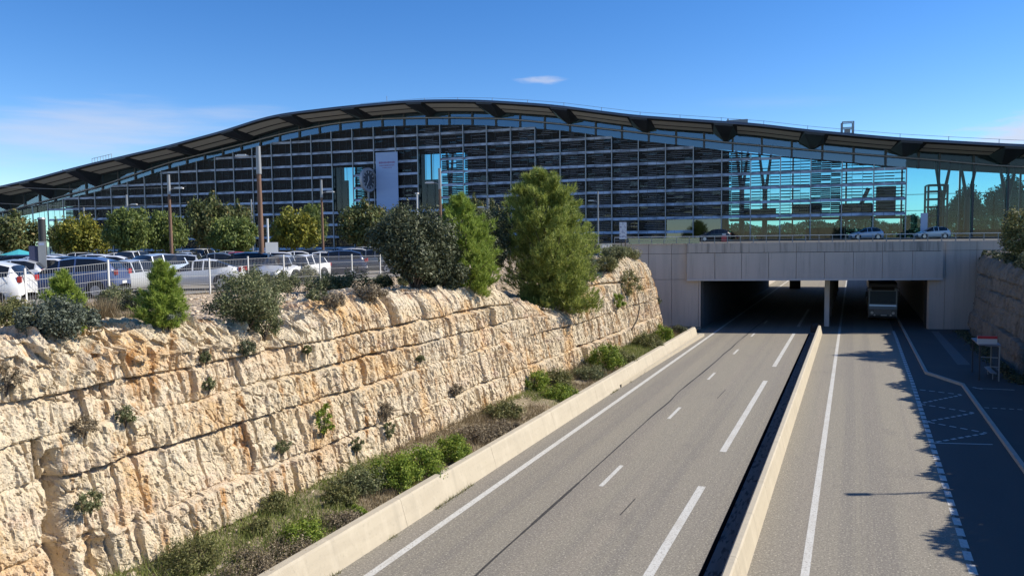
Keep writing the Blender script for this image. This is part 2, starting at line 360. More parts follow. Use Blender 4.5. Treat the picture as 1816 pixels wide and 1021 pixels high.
b = MB(); b.add([(2.78, -40, .002), (5.6, -40, .002), (5.6, 110, .002), (3.5, 110, .002), (3.3, 62, .002), (3.16, 47, .002), (2.9, 26, .002)], [(0, 1, 2, 3, 4, 5, 6)])
b.build('bus_bay_shade_sheet', M_bayshade, road)  # dark sheet deepening the shade over the bus bay
KP = [(5.57, -40), (5.57, 47.2), (4.07, 50.5), (4.07, 150)]
b = MB()
for i in range(3):
    p, q = Vector(KP[i]+(0,)), Vector(KP[i+1]+(0,)); L = (q-p).length; d = (q-p)/L; n = Vector((d.y, -d.x, 0)); t = 0
    while t < L-.01:
        e = min(t+1.0, L); b.prism([p+d*(t+.008), p+d*(e-.008), p+d*(e-.008)+n*.16, p+d*(t+.008)+n*.16], (0, 0, .15+rnd.uniform(-.004, .004))); t = e
struct(b.build('kerb', M_kerb))
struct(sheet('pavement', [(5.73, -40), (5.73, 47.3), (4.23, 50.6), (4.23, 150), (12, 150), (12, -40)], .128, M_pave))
b = MB(); stripe(b, (6.1, 46.05), (7.9, 46.25), .1, .132); dashes(b, (5.82, 41.0), (7.6, 41.2), .1, .2, .14, .132); stripe(b, (6.0, 46.3), (6.4, 45.9), .15, .132)
b.build('pavement_marking', M_paint, bpy.data.objects['pavement'])
b = MB(); b.add([(6.15, 54, .136), (6.9, 54.2, .136), (6.75, 72, .136), (6.2, 72, .136)], [(0, 1, 2, 3)])
struct(b.build('concrete_path', mat('path_concrete', (.15, .145, .14), .9)))
# drainage channel left of the median barrier, tone darkened to deepen barrier shadow
b = MB()
b.add([(-3.26, -40, .003), (-2.62, -40, .003), (-2.62, 68, .003), (-3.26, 68, .003)], [(0, 1, 2, 3)])
dch = struct(b.build('drainage_channel', mat('channel_shadow_concrete', (.11, .105, .10), .95, nz=[((9, 1.8, 1), .9, (.02, .02, .022), .52, .60), ((3, .4, 1), .5, (.05, .05, .05), .5, .65)])))
b = MB(); b.add([(-3.36, -40, .006), (-3.24, -40, .006), (-3.24, 68, .006), (-3.36, 68, .006)], [(0, 1, 2, 3)]); b.build('drain_slot', mat('slot_black', (.006, .006, .007), 1.0, spec=0.), dch)

# median barrier: sloped precast wall in lengths
def barrier(name, prof, y0, y1, seg, label):
    root = empty(name, (prof[0][0], y0, 0)); tag(root, label, 'barrier')
    y = y0
    while y < y1-.1:
        e = min(y+seg, y1); bb = MB()
        bb.prism([(x-prof[0][0], y-y0+.006, z) for x, z in prof], (0, e-y-.012, 0)); bb.build('wall_segment', M_conc, root); y = e
    return root
mb_ = barrier('median_barrier', [(-2.26, 0), (-2.40, .66), (-2.44, .70), (-2.58, .70), (-2.62, .66), (-2.70, 0)][::-1], -12, 68.5, 6.0, 'long pale concrete median barrier between the two carriageways')
b = MB(); b.tube([(-.2, 81.0, 0), (-.2, 81.0, .62), (-.2, 81.0, .78)], [.34, .34, .22], 12); b.build('end_cap', M_black, mb_)
barrier('roadside_barrier', [(-11.78, 0), (-12.0, .74), (-12.04, .80), (-12.26, .80), (-12.3, .74), (-12.34, 0)][::-1], -12, 63, 6.0, 'long low cream concrete barrier below the rock cutting')
b = MB(); b.prism([(-11.72, 40, 0), (-11.72, 63.5, 0), (-11.35, 63.5, 0), (-11.6, 48, 0)], (0, 0, .22))
tag(b.build('low_kerb_wall', M_conc), 'short low concrete upstand tapering in front of roadside barrier', 'kerb wall')

# verge between barrier and rock
ys = np.arange(-2, 68, .35); tt = np.linspace(0, 1, 16)
YY, TT = np.meshgrid(ys, tt, indexing='ij'); X0 = -12.3; XX = X0+(foot_x(YY)-.9-X0)*TT
ZZ = .5+.35*TT+.30*fbm(XX*.9, YY*.9, 3)*np.minimum(TT*5, 1)
ZZ = np.where(YY > 62, .3, ZZ)
verge = struct(np_mesh('verge', np.stack([XX, YY, ZZ], -1).reshape(-1, 3), grid_faces(*XX.shape), M_verge, smooth=True))
def verge_z(X, Y):
    t = (X+12.3)/(float(foot_x(Y))-.9+12.3); return .5+.35*max(0, min(1, t))

# ------------------------------------------------------------------ rock cuttings
def rock_face(name, path, top, m, ds, dz, seed, foot_z, batter, ledge, grooves_from=36, amp=1.0, fissures=()):
    """path: xy polyline walked so that the open side is on its right hand; top(s,xy): height"""
    P = np.array(path, float); seg = np.hypot(*(P[1:]-P[:-1]).T); S = np.concatenate([[0], np.cumsum(seg)])
    s = np.arange(0, S[-1], ds); x = np.interp(s, S, P[:, 0]); y = np.interp(s, S, P[:, 1])
    k = np.ones(9)/9
    xs_ = np.convolve(np.pad(x, 4, 'edge'), k, 'valid'); ys_ = np.convolve(np.pad(y, 4, 'edge'), k, 'valid'); x, y = xs_, ys_
    tx = np.gradient(x); ty = np.gradient(y); l = np.hypot(tx, ty); nx, ny = ty/l, -tx/l
    zt = top(x, y)+.16*fbm(s*.9, s*0+3.3, seed)+.20*facets(s*.8, s*0+.5, seed+60, .6)
    nz = int(6.6/dz); T = np.linspace(0, 1, nz)
    Z = foot_z+(zt[:, None]-foot_z)*T[None, :]; Sg = np.broadcast_to(s[:, None], Z.shape)
    d = np.zeros(Z.shape)
    bases = [.75, 1.95, 3.3, 4.25, 5.2]
    zb = [bz+.22*(vn(Sg/14, Sg*0+i, seed+i)-.5)+.09*(vn(Sg/1.1, Sg*0, seed+20+i)-.5) for i, bz in enumerate(bases)]
    bed = sum((Z > q).astype(int) for q in zb)
    offs = np.stack([.24*(vn(s/7, s*0, seed+30+i)-.5)+.10*(i % 2) for i in range(6)], -1)
    d += np.take_along_axis(offs, bed, 1)*.8
    strength = [.7, 1.15, .65, .8, 1.2]
    for i, q in enumerate(zb):
        dd = np.abs(Z-q+.02)
        st = np.clip(vn(Sg/3.1, Sg*0, seed+40+i)*1.9-.4, .25, 1)*strength[i]
        d -= .34*st*np.clip(1.25-dd/(.028+.045*st), 0, 1)
    # blocks and vertical joints
    for wd, a, nt_ in ((2.3, .10, .24), (1.05, .05, .12)):
        su = Sg+.30*(vn(Z*1.3, Sg*.4, seed+70)-.5)+bed*17.3
        c = np.floor(su/wd); best = np.full(Z.shape, 9.); cell = c.copy(); lo = (c+.6*(_h(c, bed, seed+80)-.5))*wd
        cell = np.where(su < lo, c-1, c)
        nxt = cell+1
        lo = (cell+.6*(_h(cell, bed, seed+80)-.5))*wd; hi = (nxt+.6*(_h(nxt, bed, seed+80)-.5))*wd
        fr = (su-lo)/(hi-lo); dj = np.minimum(su-lo, hi-su)
        near = np.where(su-lo < hi-su, cell, nxt)
        d += a*amp*(_h(cell, bed, seed+81)-.5)+.16*amp*(_h(cell, bed, seed+82)-.5)*(fr-.5)
        st = np.clip(_h(near, bed, seed+83)*1.7-.5, 0, 1)
        d -= nt_*st*np.clip(1.2-dj/(.04+.035*st), 0, 1)
    # half-casts of the drill holes
    for wd, a, sd, cond in ((1.02, .13, 5, None), (.40, .065, 6, 'far')):
        su = Sg+.10*Z; c = np.round(su/wd); px = (c+.4*(_h(c, c*0, seed+90+sd)-.5))*wd; dg = np.abs(su-px)
        on = (_h(c, bed, seed+91+sd) > .42)*1.0
        if cond: on = on*np.clip((Sg-grooves_from)/10, .35, 1)
        d -= a*on*np.clip(1.15-dg/.045, 0, 1)
    d += amp*(.13*fbm(Sg*.35, Z*.5, seed+1, 3)+.07*facets(Sg*1.3+.3*Z, Z*1.0, seed+2, .8)*.7+.05*facets(Sg*2.6, Z*1.1, seed+5, 1.0)+.05*fbm(Sg*3.4, Z*1.8, seed+9, 5)+.042*facets(Sg*7.5, Z*5.0, seed+12, 1.1))
    if seed == 11: d += .30*facets(Sg*3.2, Z*3.2, 44, .9)*np.clip((Z-5.25)*3, 0, 1)*np.clip((19-Sg)/3, 0, 1)
    d -= .16*np.clip(vn(Sg*3.2, Z*2.4, seed+25)*3-2.1, 0, 1)*vn(Sg*9, Z*7, seed+26)
    ck = cracks(Sg*1.7+.4*vn(Z*2, Sg, seed+18), Z*1.1, seed+19); d -= .10*np.exp(-(ck/.05)**2)*np.clip(vn(Sg*.8, Z*.8, seed+21)*2-.6, 0, 1)
    d -= .06*np.clip(facets(Sg*6.5, Z*.8, seed+23, .6)*3-.5, 0, 1)
    for fs, fz0, fz1, fw, fd in fissures:
        cx = fs+.35*(vn(Z*1.4, Z*0, seed+3)-.5)
        d -= fd*np.exp(-((Sg-cx)/fw)**2)*np.clip((Z-fz0)*3, 0, 1)*np.clip((fz1-Z)*3, 0, 1)*(.6+.6*vn(Sg*4, Z*4, seed+4))
    d *= np.clip(T*8, .35, 1)[None, :]
    rough_top = np.clip((T-.88)/.12, 0, 1)[None, :]
    back = batter*(Z-foot_z)+.35*rough_top**2
    Xo = x[:, None]+nx[:, None]*(d-back); Yo = y[:, None]+ny[:, None]*(d-back); Zo = Z.copy()
    # ledge running back from the edge
    nl = int(ledge/(dz*1.6)); L = (np.arange(1, nl+1)*dz*1.6)
    bx = x-nx*(batter*(zt-foot_z)+.35)+nx*d[:, -1]; by = y-ny*(batter*(zt-foot_z)+.35)+ny*d[:, -1]
    fade = np.clip(L/ledge, 0, 1)[None, :]
    Sl = np.broadcast_to(s[:, None], (len(s), nl)); Ll = np.broadcast_to(L[None, :], Sl.shape)
    Xl = bx[:, None]-nx[:, None]*Ll; Yl = by[:, None]-ny[:, None]*Ll
    Zl = zt[:, None]+(.30*fbm(Sl*1.3, Ll*1.3, seed+14)+.22*(facets(Sl*1.9, Ll*1.9, seed+15, .8))+.15*facets(Sl*4.5, Ll*4.5, seed+16)+.06*facets(Sl*9, Ll*9, seed+17))*(1-.6*fade)+np.clip(Ll/ledge, 0, 1)*.12-np.clip((Ll-.8*ledge)/(.2*ledge), 0, 1)*.35
    V = np.stack([np.concatenate([Xo, Xl], 1), np.concatenate([Yo, Yl], 1), np.concatenate([Zo, Zl], 1)], -1)
    o = np_mesh(name, V.reshape(-1, 3), grid_faces(V.shape[0], V.shape[1])[:, ::-1], m)
    return struct(o)
pth = [(float(foot_x(q)), q) for q in np.arange(2, 60.1, 1.0)]+[(-14.25, 61), (-14.8, 61.9), (-15.8, 62.6), (-17.5, 63.3), (-20.5, 64.2)]
rock_face('rock_face', pth, lambda x, y: rock_top(y), M_rock, .031, .042, 11, .4, .20, 2.6,
          fissures=((8.1, .6, 4.0, .16, .75), (8.9, .4, 2.0, .35, .5), (15.2, 4.9, 6.4, .25, .4), (54.5, .5, 4.6, .18, .45)))
rp = [(12.5, 76.5), (9.6, 74), (8.9, 71.5), (8.9, 64), (9.2, 56), (8.9, 48), (9.3, 40), (9.4, 25), (9.4, -12)]
RT2 = lambda x, y: np.interp(y, [-12, 10, 25, 48, 60, 70, 77], [6.3, 6.2, 6.3, 6.1, 6.3, 6.4, 6.9])+.5*fbm(np.asarray(y)*.5, np.asarray(y)*0, 77)
rock_face('rock_face', rp, RT2, M_rockshade, .10, .09, 31, .05, .10, 2.4, grooves_from=0, amp=1.15)

# plateau left of the cutting: stony slope, then the car park
ys = np.arange(-6, 68.1, .4); tt = np.linspace(0, 1, 34)
YY, TT = np.meshgrid(ys, tt, indexing='ij')
E0 = foot_x(np.clip(YY, 0, 61))-.20*rock_top(YY)-1.3-np.clip((YY-59)/4, 0, 1)*4.0
XX = E0+(-29.5-E0)*TT
ZZ = land(XX, YY)-.10+.22*fbm(XX*.8, YY*.8, 5)*(1-TT)+.08*facets(XX*1.6, YY*1.6, 6, .7)*(1-TT)
struct(np_mesh('bank', np.stack([XX, YY, ZZ], -1).reshape(-1, 3), grid_faces(*XX.shape), M_soil, smooth=False))
struct(sheet('car_park_ground', [(-900, -60), (-28.6, -60), (-28.6, 68), (-21, 68.5), (-21, 1200), (-900, 1200)], 5.99, M_lot))
M_ground = mat('scrub_ground', (.055, .06, .035), .95, nz=[(.02, .7, (.04, .048, .025), .4, .6), (.3, .5, (.10, .09, .06), .5, .7)])
b = MB(); b.add([(10.6, -60, 6.1), (900, -60, 6.1), (900, 75.5, 6.1), (10.6, 75.5, 6.1)], [(0, 1, 2, 3)])
b.add([(10.6, 75.5, 6.1), (10.6, 78, 7.2), (900, 78, 7.2), (900, 75.5, 6.1)], [(3, 2, 1, 0)])
b.add([(10.6, 78, 7.2), (900, 78, 7.2), (900, 1200, 7.2), (10.6, 1200, 7.2)], [(0, 1, 2, 3)])
b.add([(-21, 320, 7.1), (10.6, 320, 7.1), (10.6, 1200, 7.1), (-21, 1200, 7.1)], [(0, 1, 2, 3)])
b.add([(-21, 320, -.5), (10.6, 320, -.5), (10.6, 320, 7.1), (-21, 320, 7.1)], [(0, 1, 2, 3)])
struct(b.build('ground', M_ground))
for xx in (-13.4, 7.4):
    b = MB(); b.b2((xx-.3, 131.5, -.2), (xx+.3, 320, 7.2)); tag(b.build('cutting_wall', M_wall), 'concrete cutting wall beyond the tunnel on the '+('bus side' if xx > 0 else 'open lane side'), 'wall')

# ------------------------------------------------------------------ underpass bridge
SK = R_(16); dd_ = Vector((math.cos(SK), math.sin(SK), 0)); dn_ = Vector((math.sin(SK), -math.cos(SK), 0)); D0 = Vector((-15.57, 67.4, 0))
def dp(a, o, z): return D0+dd_*a+dn_*o+Vector((0, 0, z))       # along, towards camera, height
def dpx(px, py=500): return (pln(px, py, D0, dn_)-D0).dot(dd_)
def obox(b, a0, a1, o0, o1, z0, z1):
    b.box(dp((a0+a1)/2, (o0+o1)/2, (z0+z1)/2), (abs(a1-a0), abs(o1-o0), abs(z1-z0)), SK)
br = empty('underpass_bridge', (0, 0, 0)); tag(br, 'grey panelled concrete underpass bridge carrying the forecourt across the road', 'bridge')
aL, aR = dpx(1217), dpx(1668); wl_, wr_ = dpx(1243), dpx(1648)
def panels(b, joints, o0, o1, z0, z1, g=.035):
    for p, q in zip(joints[:-1], joints[1:]): obox(b, p+g/2, q-g/2, o0, o1, z0, z1)
jl = [dpx(x) for x in (1217, 1266.5, 1313.5, 1361, 1409.7, 1459.3, 1510, 1561, 1614, 1668)]
ju = [dpx(x) for x in (1217, 1240, 1290, 1313.5, 1337, 1380, 1409.7, 1459, 1535, 1620, 1668)]
b = MB(); panels(b, jl, .02, .45, 4.47, 6.93); b.build('fascia_panel', M_wall, br)
b = MB(); panels(b, [jl[0], jl[4], jl[7], jl[-1]], .02, .42, 6.97, 7.82, .03); b.build('parapet', M_wallstain, br)
b = MB(); obox(b, aL+.02, aR-.02, -1.2, .0, 4.5, 7.8); b.build('beam_core', M_dark, br)
b = MB(); obox(b, aL, aR, .454, .50, 4.45, 4.60); b.build('drip_edge', mat('pale_concrete', (.5, .48, .46), .8), br)
# abutments: panelled faces with a dark backing seen in the joints
for a0, a1, js, zs in ((dpx(1090), wl_, (dpx(1090), dpx(1150), dpx(1191), dpx(1239), wl_), (-.3, 4.55, 6.9, 7.82)), (wr_, dpx(1850), (wr_, dpx(1676), dpx(1731), dpx(1790), dpx(1850)), (-.3, 6.98, 7.82))):
    ab = MB()
    for z0, z1 in zip(zs[:-1], zs[1:]): panels(ab, js, -.45, -.02 if z1 < 7.5 else -.03, z0+.015, z1-.015, .03)
    o = ab.build('abutment', M_wall, br)
    kb = MB(); obox(kb, a0+.05, a1-.05, -1.1, -.46, -.3, 7.8); kb.build('abutment_core', M_dark, br)
# roadway above and the tunnel below
XL, XR = -12.45, 6.2
b = MB(); b.prism([(-26, 66.0, 7.2), (14, 77.4, 7.2), (60, 77.6, 7.2), (60, 170, 7.2), (14, 131, 7.2), (-26, 131, 7.2)], (0, 0, .58)); dk = b.build('forecourt_deck', M_pave, br)
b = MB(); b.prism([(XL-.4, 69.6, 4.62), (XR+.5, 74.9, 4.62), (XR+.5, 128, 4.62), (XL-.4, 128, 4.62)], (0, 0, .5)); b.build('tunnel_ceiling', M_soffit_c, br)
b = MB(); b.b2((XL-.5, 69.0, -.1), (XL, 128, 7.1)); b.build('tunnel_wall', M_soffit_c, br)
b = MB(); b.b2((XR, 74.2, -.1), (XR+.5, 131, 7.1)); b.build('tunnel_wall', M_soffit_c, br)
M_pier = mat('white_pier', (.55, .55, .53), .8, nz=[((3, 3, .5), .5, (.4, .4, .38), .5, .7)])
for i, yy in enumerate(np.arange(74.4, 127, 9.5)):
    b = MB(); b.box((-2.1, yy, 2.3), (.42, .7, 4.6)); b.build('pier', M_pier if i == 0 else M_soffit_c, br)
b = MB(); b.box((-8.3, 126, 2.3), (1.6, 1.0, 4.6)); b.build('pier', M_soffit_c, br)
for xx, yy in ((4.9, 84), (4.9, 96)):
    b = MB(); b.box((xx, yy, 4.0), (.9, .12, .45)); b.build('tunnel_sign', M_grey, br)

# railing along the deck edge
rl = empty('deck_railing', dp(0, .2, 7.8)); tag(rl, 'low metal railing with widely spaced posts along top of underpass bridge', 'railing')
rloc = rl.location
a = dpx(1090); k = 0
while a < dpx(1800):
    q = MB(); q.box(dp(a, .2, 8.12)-rloc, (.06, .06, .62), SK); q.build('post', M_grey, rl); a += 1.12
b = MB(); b.box(dp((dpx(1090)+dpx(1800))/2, .2, 8.45)-rloc, (dpx(1800)-dpx(1090), .10, .06), SK); b.build('top_rail', mat('rail_metal', (.6, .6, .6), .4, .3), rl)
b = MB(); b.box(dp((dpx(1090)+dpx(1800))/2, .2, 8.12)-rloc, (dpx(1800)-dpx(1090), .025, .03), SK); b.build('mid_rail', M_grey, rl)
b = MB(); b.box(dp((dpx(1115)+dpx(1240))/2, .14, 8.08)-rloc, (dpx(1240)-dpx(1115), .02, .5), SK); b.build('glass_infill', M_shop, rl)

# ------------------------------------------------------------------ station
FB = R_(7.06); fd = Vector((math.cos(FB), math.sin(FB), 0)); fn = Vector((math.sin(FB), -math.cos(FB), 0))
FP = CAM+ray(1535, 415)*106; FP.z = 0
def fw(u, o, z): return FP+fd*u+fn*o+Vector((0, 0, z))
def uz(px, py, o=0):
    p = pln(px, py, FP+fn*o, fn); return (p-FP).dot(fd), p.z
def curve(pts, o, lo, hi):
    q = sorted(uz(x, y, o) for x, y in pts); U = np.array([lo[0]]+[a for a, _ in q]+[hi[0]]); Zc = np.array([lo[1]]+[c for _, c in q]+[hi[1]])
    g = np.arange(U[0], U[-1], .5); zz = np.interp(g, U, Zc); kk = np.exp(-np.linspace(-2.5, 2.5, 21)**2/2); kk /= kk.sum()
    zz = np.convolve(np.pad(zz, 10, 'edge'), kk, 'valid'); return lambda u: np.interp(u, g, zz)
OV = 6.0
edge = curve([(0, 329.6), (60, 316), (107, 303), (168, 287.5), (290, 259.5), (395, 231.5), (460, 210), (498.6, 201), (608, 188), (717.6, 178), (779, 176.2), (845, 176.7), (880, 178.4), (977, 184.8), (1124, 203.9), (1272, 214), (1340, 218), (1427, 229), (1600, 244.4), (1775, 254)], OV, (-230, 11), (70, 14.5))
rail = curve([(25, 371.6), (178, 331), (300, 289), (440, 254), (506, 236.6), (588, 220), (674, 211), (791.5, 209), (898, 211), (1007, 221.7), (1145, 237), (1290, 253.5), (1442, 267), (1550, 276), (1654, 284), (1759, 294)], 0, (-230, 7), (70, 12.5))
arcz = curve([(178, 340), (300, 300), (437, 266), (482, 255.7), (515.6, 248), (551, 241), (593, 234), (661.6, 226.4), (740.6, 223.4), (827, 222.6), (880, 224.8), (1002, 233), (1096.5, 246.7), (1193, 257.4), (1287.5, 268.8), (1342, 274.6), (1495, 288), (1594, 298)], 0, (-230, 6), (70, 12))
st = empty('railway_station', fw(-60, 0, 6)); tag(st, 'huge wave roofed glass railway station with dark wooden louvres behind the car park', 'station'); so_ = st.location
def sb(b, u0_, u1_, o0, o1, z0, z1):
    b.box(fw((u0_+u1_)/2, (o0+o1)/2, (z0+z1)/2)-so_, (abs(u1_-u0_), abs(o1-o0), abs(z1-z0)), FB)
UL, UR, DEP = -205.0, 48.0, -18.0
# roof shell
us = np.arange(UL, UR+.1, 1.5)
b = MB()
rows = []
for u in us:
    e = float(edge(u)); r = float(rail(u))
    rows.append([fw(u, OV, e)-so_, fw(u, OV, e-.35)-so_, fw(u, OV-.35, e-.42)-so_, fw(u, .2, e-1.05)-so_, fw(u, DEP-2, e-1.3)-so_, fw(u, DEP-2, e-.9)-so_, fw(u, -4, e+.25)-so_])
n = 7
b.add([p for r in rows for p in r], [(i*n+k, (i+1)*n+k, (i+1)*n+(k+1) % n, i*n+(k+1) % n) for i in range(len(us)-1) for k in (0, 4, 5, 6)], True)
b.build('roof', M_roofedge, st)
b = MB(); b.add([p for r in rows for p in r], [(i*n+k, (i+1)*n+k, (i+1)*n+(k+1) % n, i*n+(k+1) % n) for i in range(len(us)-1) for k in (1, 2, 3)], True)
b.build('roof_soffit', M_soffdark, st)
# brackets and pale soffit panels
bu = [15.6-12.06*i for i in range(18)]
for u in bu:
    e = float(edge(u)); t = float(rail(u+.8))+.15
    bb = MB(); top0, top1, tip = [fw(u-.3, OV-.1, e-.30), fw(u+2.4, OV-.1, float(edge(u+2.4))-.30)], [fw(u-.6, 0.3, e-1.0), fw(u+2.9, .3, float(edge(u+2.9))-1.0)], None
    lo = [fw(u-.2, OV-.1, e-.62), fw(u+2.3, OV-.1, float(edge(u+2.3))-.62), fw(u+.95, .35, t), fw(u+1.55, .35, t-.05)]
    v = [p-so_ for p in (top0[0], top0[1], top1[1], top1[0], lo[0], lo[1], lo[3], lo[2])]
    bb.add(v, [(3, 2, 1, 0), (4, 5, 6, 7), (0, 1, 5, 4), (1, 2, 6, 5), (2, 3, 7, 6), (3, 0, 4, 7)]); bb.build('roof_bracket', M_steel, st)
    pb = MB()
    for o0, o1 in ((5.4, 3.1), (2.6, .9)):
        g = np.linspace(u+2.9, u+11.4, 7); vs = []
        for q in g:
            ee = float(edge(q)); f0 = (OV-o0)/OV; f1 = (OV-o1)/OV
            for o, f in ((o0, f0), (o1, f1)): vs.append(fw(q, o, ee-.47-.6*f-.03)-so_); 
        pb.add(vs, [(2*i, 2*i+1, 2*i+3, 2*i+2) for i in range(6)])
        pb.add([p+Vector((0, 0, .02)) for p in vs], [(2*i, 2*i+2, 2*i+3, 2*i+1) for i in range(6)])
    pb.build('soffit_panel', M_soffit, st)
# top rail of the glazing, following the roof
b = MB(); b.tube([fw(u, .35, float(rail(u)))-so_ for u in us], .13, 6); b.build('facade_rail', mat('rail_tube', (.33, .33, .35), .4, .4), st)
b = MB(); b.tube([fw(u, .2, float(arcz(u)))-so_ for u in us if u < 6], .10, 6); b.build('louvre_head_rail', M_muld, st)
# mullions, glass, louvres bay by bay
PIT = 4.15; U0 = 5.0
ubay = [U0+PIT*2-PIT*i for i in range(52)]
ubay = [u for u in ubay if u > UL] 
ubay = [U0+PIT*i for i in range(10, 2, -1)]+ubay
zbase = lambda u: 7.8 if u > -26 else 5.9
bands = [11.15, 13.25, 15.35, 17.45, 19.6, 21.75, 23.9, 26.05]
for u in ubay:
    t = float(edge(u))-1.0; m = MB()
    if u > 6: sb(m, u-.11, u+.11, .0, .25, 7.8, t); m.build('mullion', M_muld, st)
    else:
        sb(m, u-.07, u+.07, .42, .62, zbase(u), float(arcz(u))+.1); m.build('mullion', M_mull, st); m = MB()
        for q3 in (PIT/3, 2*PIT/3):
            if u < -19.5 or u < 5: sb(m, u-q3-.022, u-q3+.022, .17, .22, zbase(u)+3.3, float(arcz(u-q3)))
        m.build('slim_mullion', M_muld, st)
        m = MB(); sb(m, u+1.4, u+1.68, .0, .2, float(arcz(u+1.5)), t); m.build('clerestory_post', M_muld, st)
HOLES = [(594, 631, 300, 372), (745, 790, 276, 366)]
hol = [(uz(x0, 330)[0], uz(x1, 330)[0], uz(x0, y1)[1], uz(x0, y0)[1]) for x0, x1, y0, y1 in HOLES]
hr = [(fw(q[0], 0, 0), ) for q in hol]
for i in range(len(ubay)-1):
    u1, u_ = ubay[i], ubay[i+1]
    if u1-u_ > PIT*1.5: continue
    t = float(edge(u_))-.95; t1 = float(edge(u1))-.95; zb0 = zbase(u1)
    if u1 < 6.5:
        ta_, tb_ = float(arcz(u_)), float(arcz(u1)); m = MB(); m.add([p-so_ for p in (fw(u_, -.05, ta_), fw(u1, -.05, tb_), fw(u1, -.05, t1), fw(u_, -.05, t))], [(0, 1, 2, 3)]); m.build('clerestory_pane', M_clere, st); t1, t = tb_, ta_
    m = MB(); q = [fw(u_+.0, -.05, zb0+(0 if zb0 < 7 else 3.3)), fw(u1, -.05, zb0+(0 if zb0 < 7 else 3.3)), fw(u1, -.05, t1), fw(u_, -.05, t)]
    m.add([p-so_ for p in q], [(0, 1, 2, 3)]); m.build('window_pane', M_glass, st)
    if zb0 > 7:
        m = MB(); m.add([fw(a_, -.05, z_)-so_ for a_, z_ in ((u_, 7.8), (u1, 7.8), (u1, 11.1), (u_, 11.1))], [(0, 1, 2, 3)]); m.build('shop_window', M_shop if u1 < -19 else M_glass, st)
    if u1 > 6.5 or u_ < -150: continue
    # louvres of this bay
    m = MB(); light = MB(); k = 0; openbay = u_ > -19.2; darkbay = openbay and (-7.5 < u_ < -5.5)
    dens = 6 if not openbay or darkbay else 4
    zz0 = zb0 if zb0 < 7 else 11.2
    lev = [z for z in ([6.95, 9.05]+bands if zb0 < 7 else bands)]+[28.2]
    for za, zc in zip(lev[:-1], lev[1:]):
        h = (zc-za-.42)/dens
        for s_ in range(dens):
            z0 = za+.42+h*s_; hh = h*(.80 if (not openbay or darkbay) else .34)*rnd.uniform(.92, 1.05)
            ta = float(arcz(u_)); tb = float(arcz(u1)); top = min(ta, tb)
            if z0 > max(ta, tb)-.1: continue
            ra = u_+.09; rb = u1-.09
            inh = [hq for hq in hol if hq[0] < (u_+u1)/2 < hq[1] and hq[2]-.3 < z0 < hq[3]]
            if inh: continue
            if z0+hh > top:   # clipped under the arc
                if ta > tb: rb = u_+(u1-u_)*min(1, max(.1, (ta-z0-hh*.5)/(ta-tb+1e-3)))
                else: ra = u1-(u1-u_)*min(1, max(.1, (tb-z0-hh*.5)/(tb-ta+1e-3)))
            if rb-ra < .3: continue
            third = (rb-ra)/3
            for w3 in range(3):
                if u_ > -80 and rnd.random() < .10: continue
                dz_ = rnd.uniform(-.025, .025)
                sb(m, ra+third*w3+.025, ra+third*(w3+1)-.025, .06, .12, z0+dz_, z0+hh+dz_)
            if u_ > -70 and rnd.random() < (.95 if u_ > -48 else .65):
                a0 = ra+rnd.uniform(0, .4)*(rb-ra); sb(light, a0, min(rb, a0+rnd.uniform(.5, 1)*(rb-ra)), .125, .16, z0+hh*.86, z0+hh*.98)
    if m.v: m.build('louvre_panel', M_slat, st)
    if light.v: light.build('louvre_edge_glint', M_slatglint, st)  # pale strips imitating glints along the slat edges
for i, z in enumerate([6.95, 9.05]+bands):
    m = MB(); ok = [u for u in ubay if u < 6.5 and u > -150 and (z > 10 or u < -24)]
    for u in ok:
        u1 = u; u_ = u-PIT
        top = float(arcz((u1+u_)/2))
        if z+.2 > top:
            if m.v: m.build('louvre_band', M_band, st); m = MB()
            continue
        if any(hq[0] < (u_+u1)/2 < hq[1] and hq[2] < z < hq[3]-1 for hq in hol):
            if m.v: m.build('louvre_band', M_band, st); m = MB()
            continue
        third = PIT/3
        for w3 in range(3):
            a0, a1 = u_+third*w3+.02, u_+third*(w3+1)-.02
            p = [fw(a0, .42, z), fw(a1, .42, z), fw(a1, .30, z+.42), fw(a0, .30, z+.42), fw(a0, .36, z), fw(a1, .36, z), fw(a1, .24, z+.42), fw(a0, .24, z+.42)]
            m.add([q-so_ for q in p], [(0, 1, 2, 3), (7, 6, 5, 4), (3, 2, 6, 7), (0, 4, 5, 1), (1, 5, 6, 2), (0, 3, 7, 4)])
    if m.v: m.build('louvre_band', M_band, st)
# dark hall wall behind the louvres, with the two openings and the bright through-view to the right
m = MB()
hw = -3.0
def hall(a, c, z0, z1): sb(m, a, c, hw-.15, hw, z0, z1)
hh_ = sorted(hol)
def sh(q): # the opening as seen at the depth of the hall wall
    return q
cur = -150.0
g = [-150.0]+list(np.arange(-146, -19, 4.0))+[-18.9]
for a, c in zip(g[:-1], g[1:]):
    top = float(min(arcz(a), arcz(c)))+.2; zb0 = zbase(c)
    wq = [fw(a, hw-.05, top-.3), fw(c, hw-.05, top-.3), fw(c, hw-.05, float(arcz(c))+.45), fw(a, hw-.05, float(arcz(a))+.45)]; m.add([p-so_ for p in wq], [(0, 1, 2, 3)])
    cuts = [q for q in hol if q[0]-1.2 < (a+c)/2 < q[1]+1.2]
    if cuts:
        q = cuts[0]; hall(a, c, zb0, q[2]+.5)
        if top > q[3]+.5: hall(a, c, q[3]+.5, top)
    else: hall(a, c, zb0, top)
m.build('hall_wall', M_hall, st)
m = MB(); sb(m, UL, -26, -24, -.2, 5.7, 5.95); sb(m, -26, UR, DEP, -.2, 7.785, 7.81); m.build('hall_floor', M_hallfloor, st)
m = MB(); sb(m, -18.8, 6, -9, -.4, 10.85, 11.1); m.build('upper_floor', M_soffdark, st)
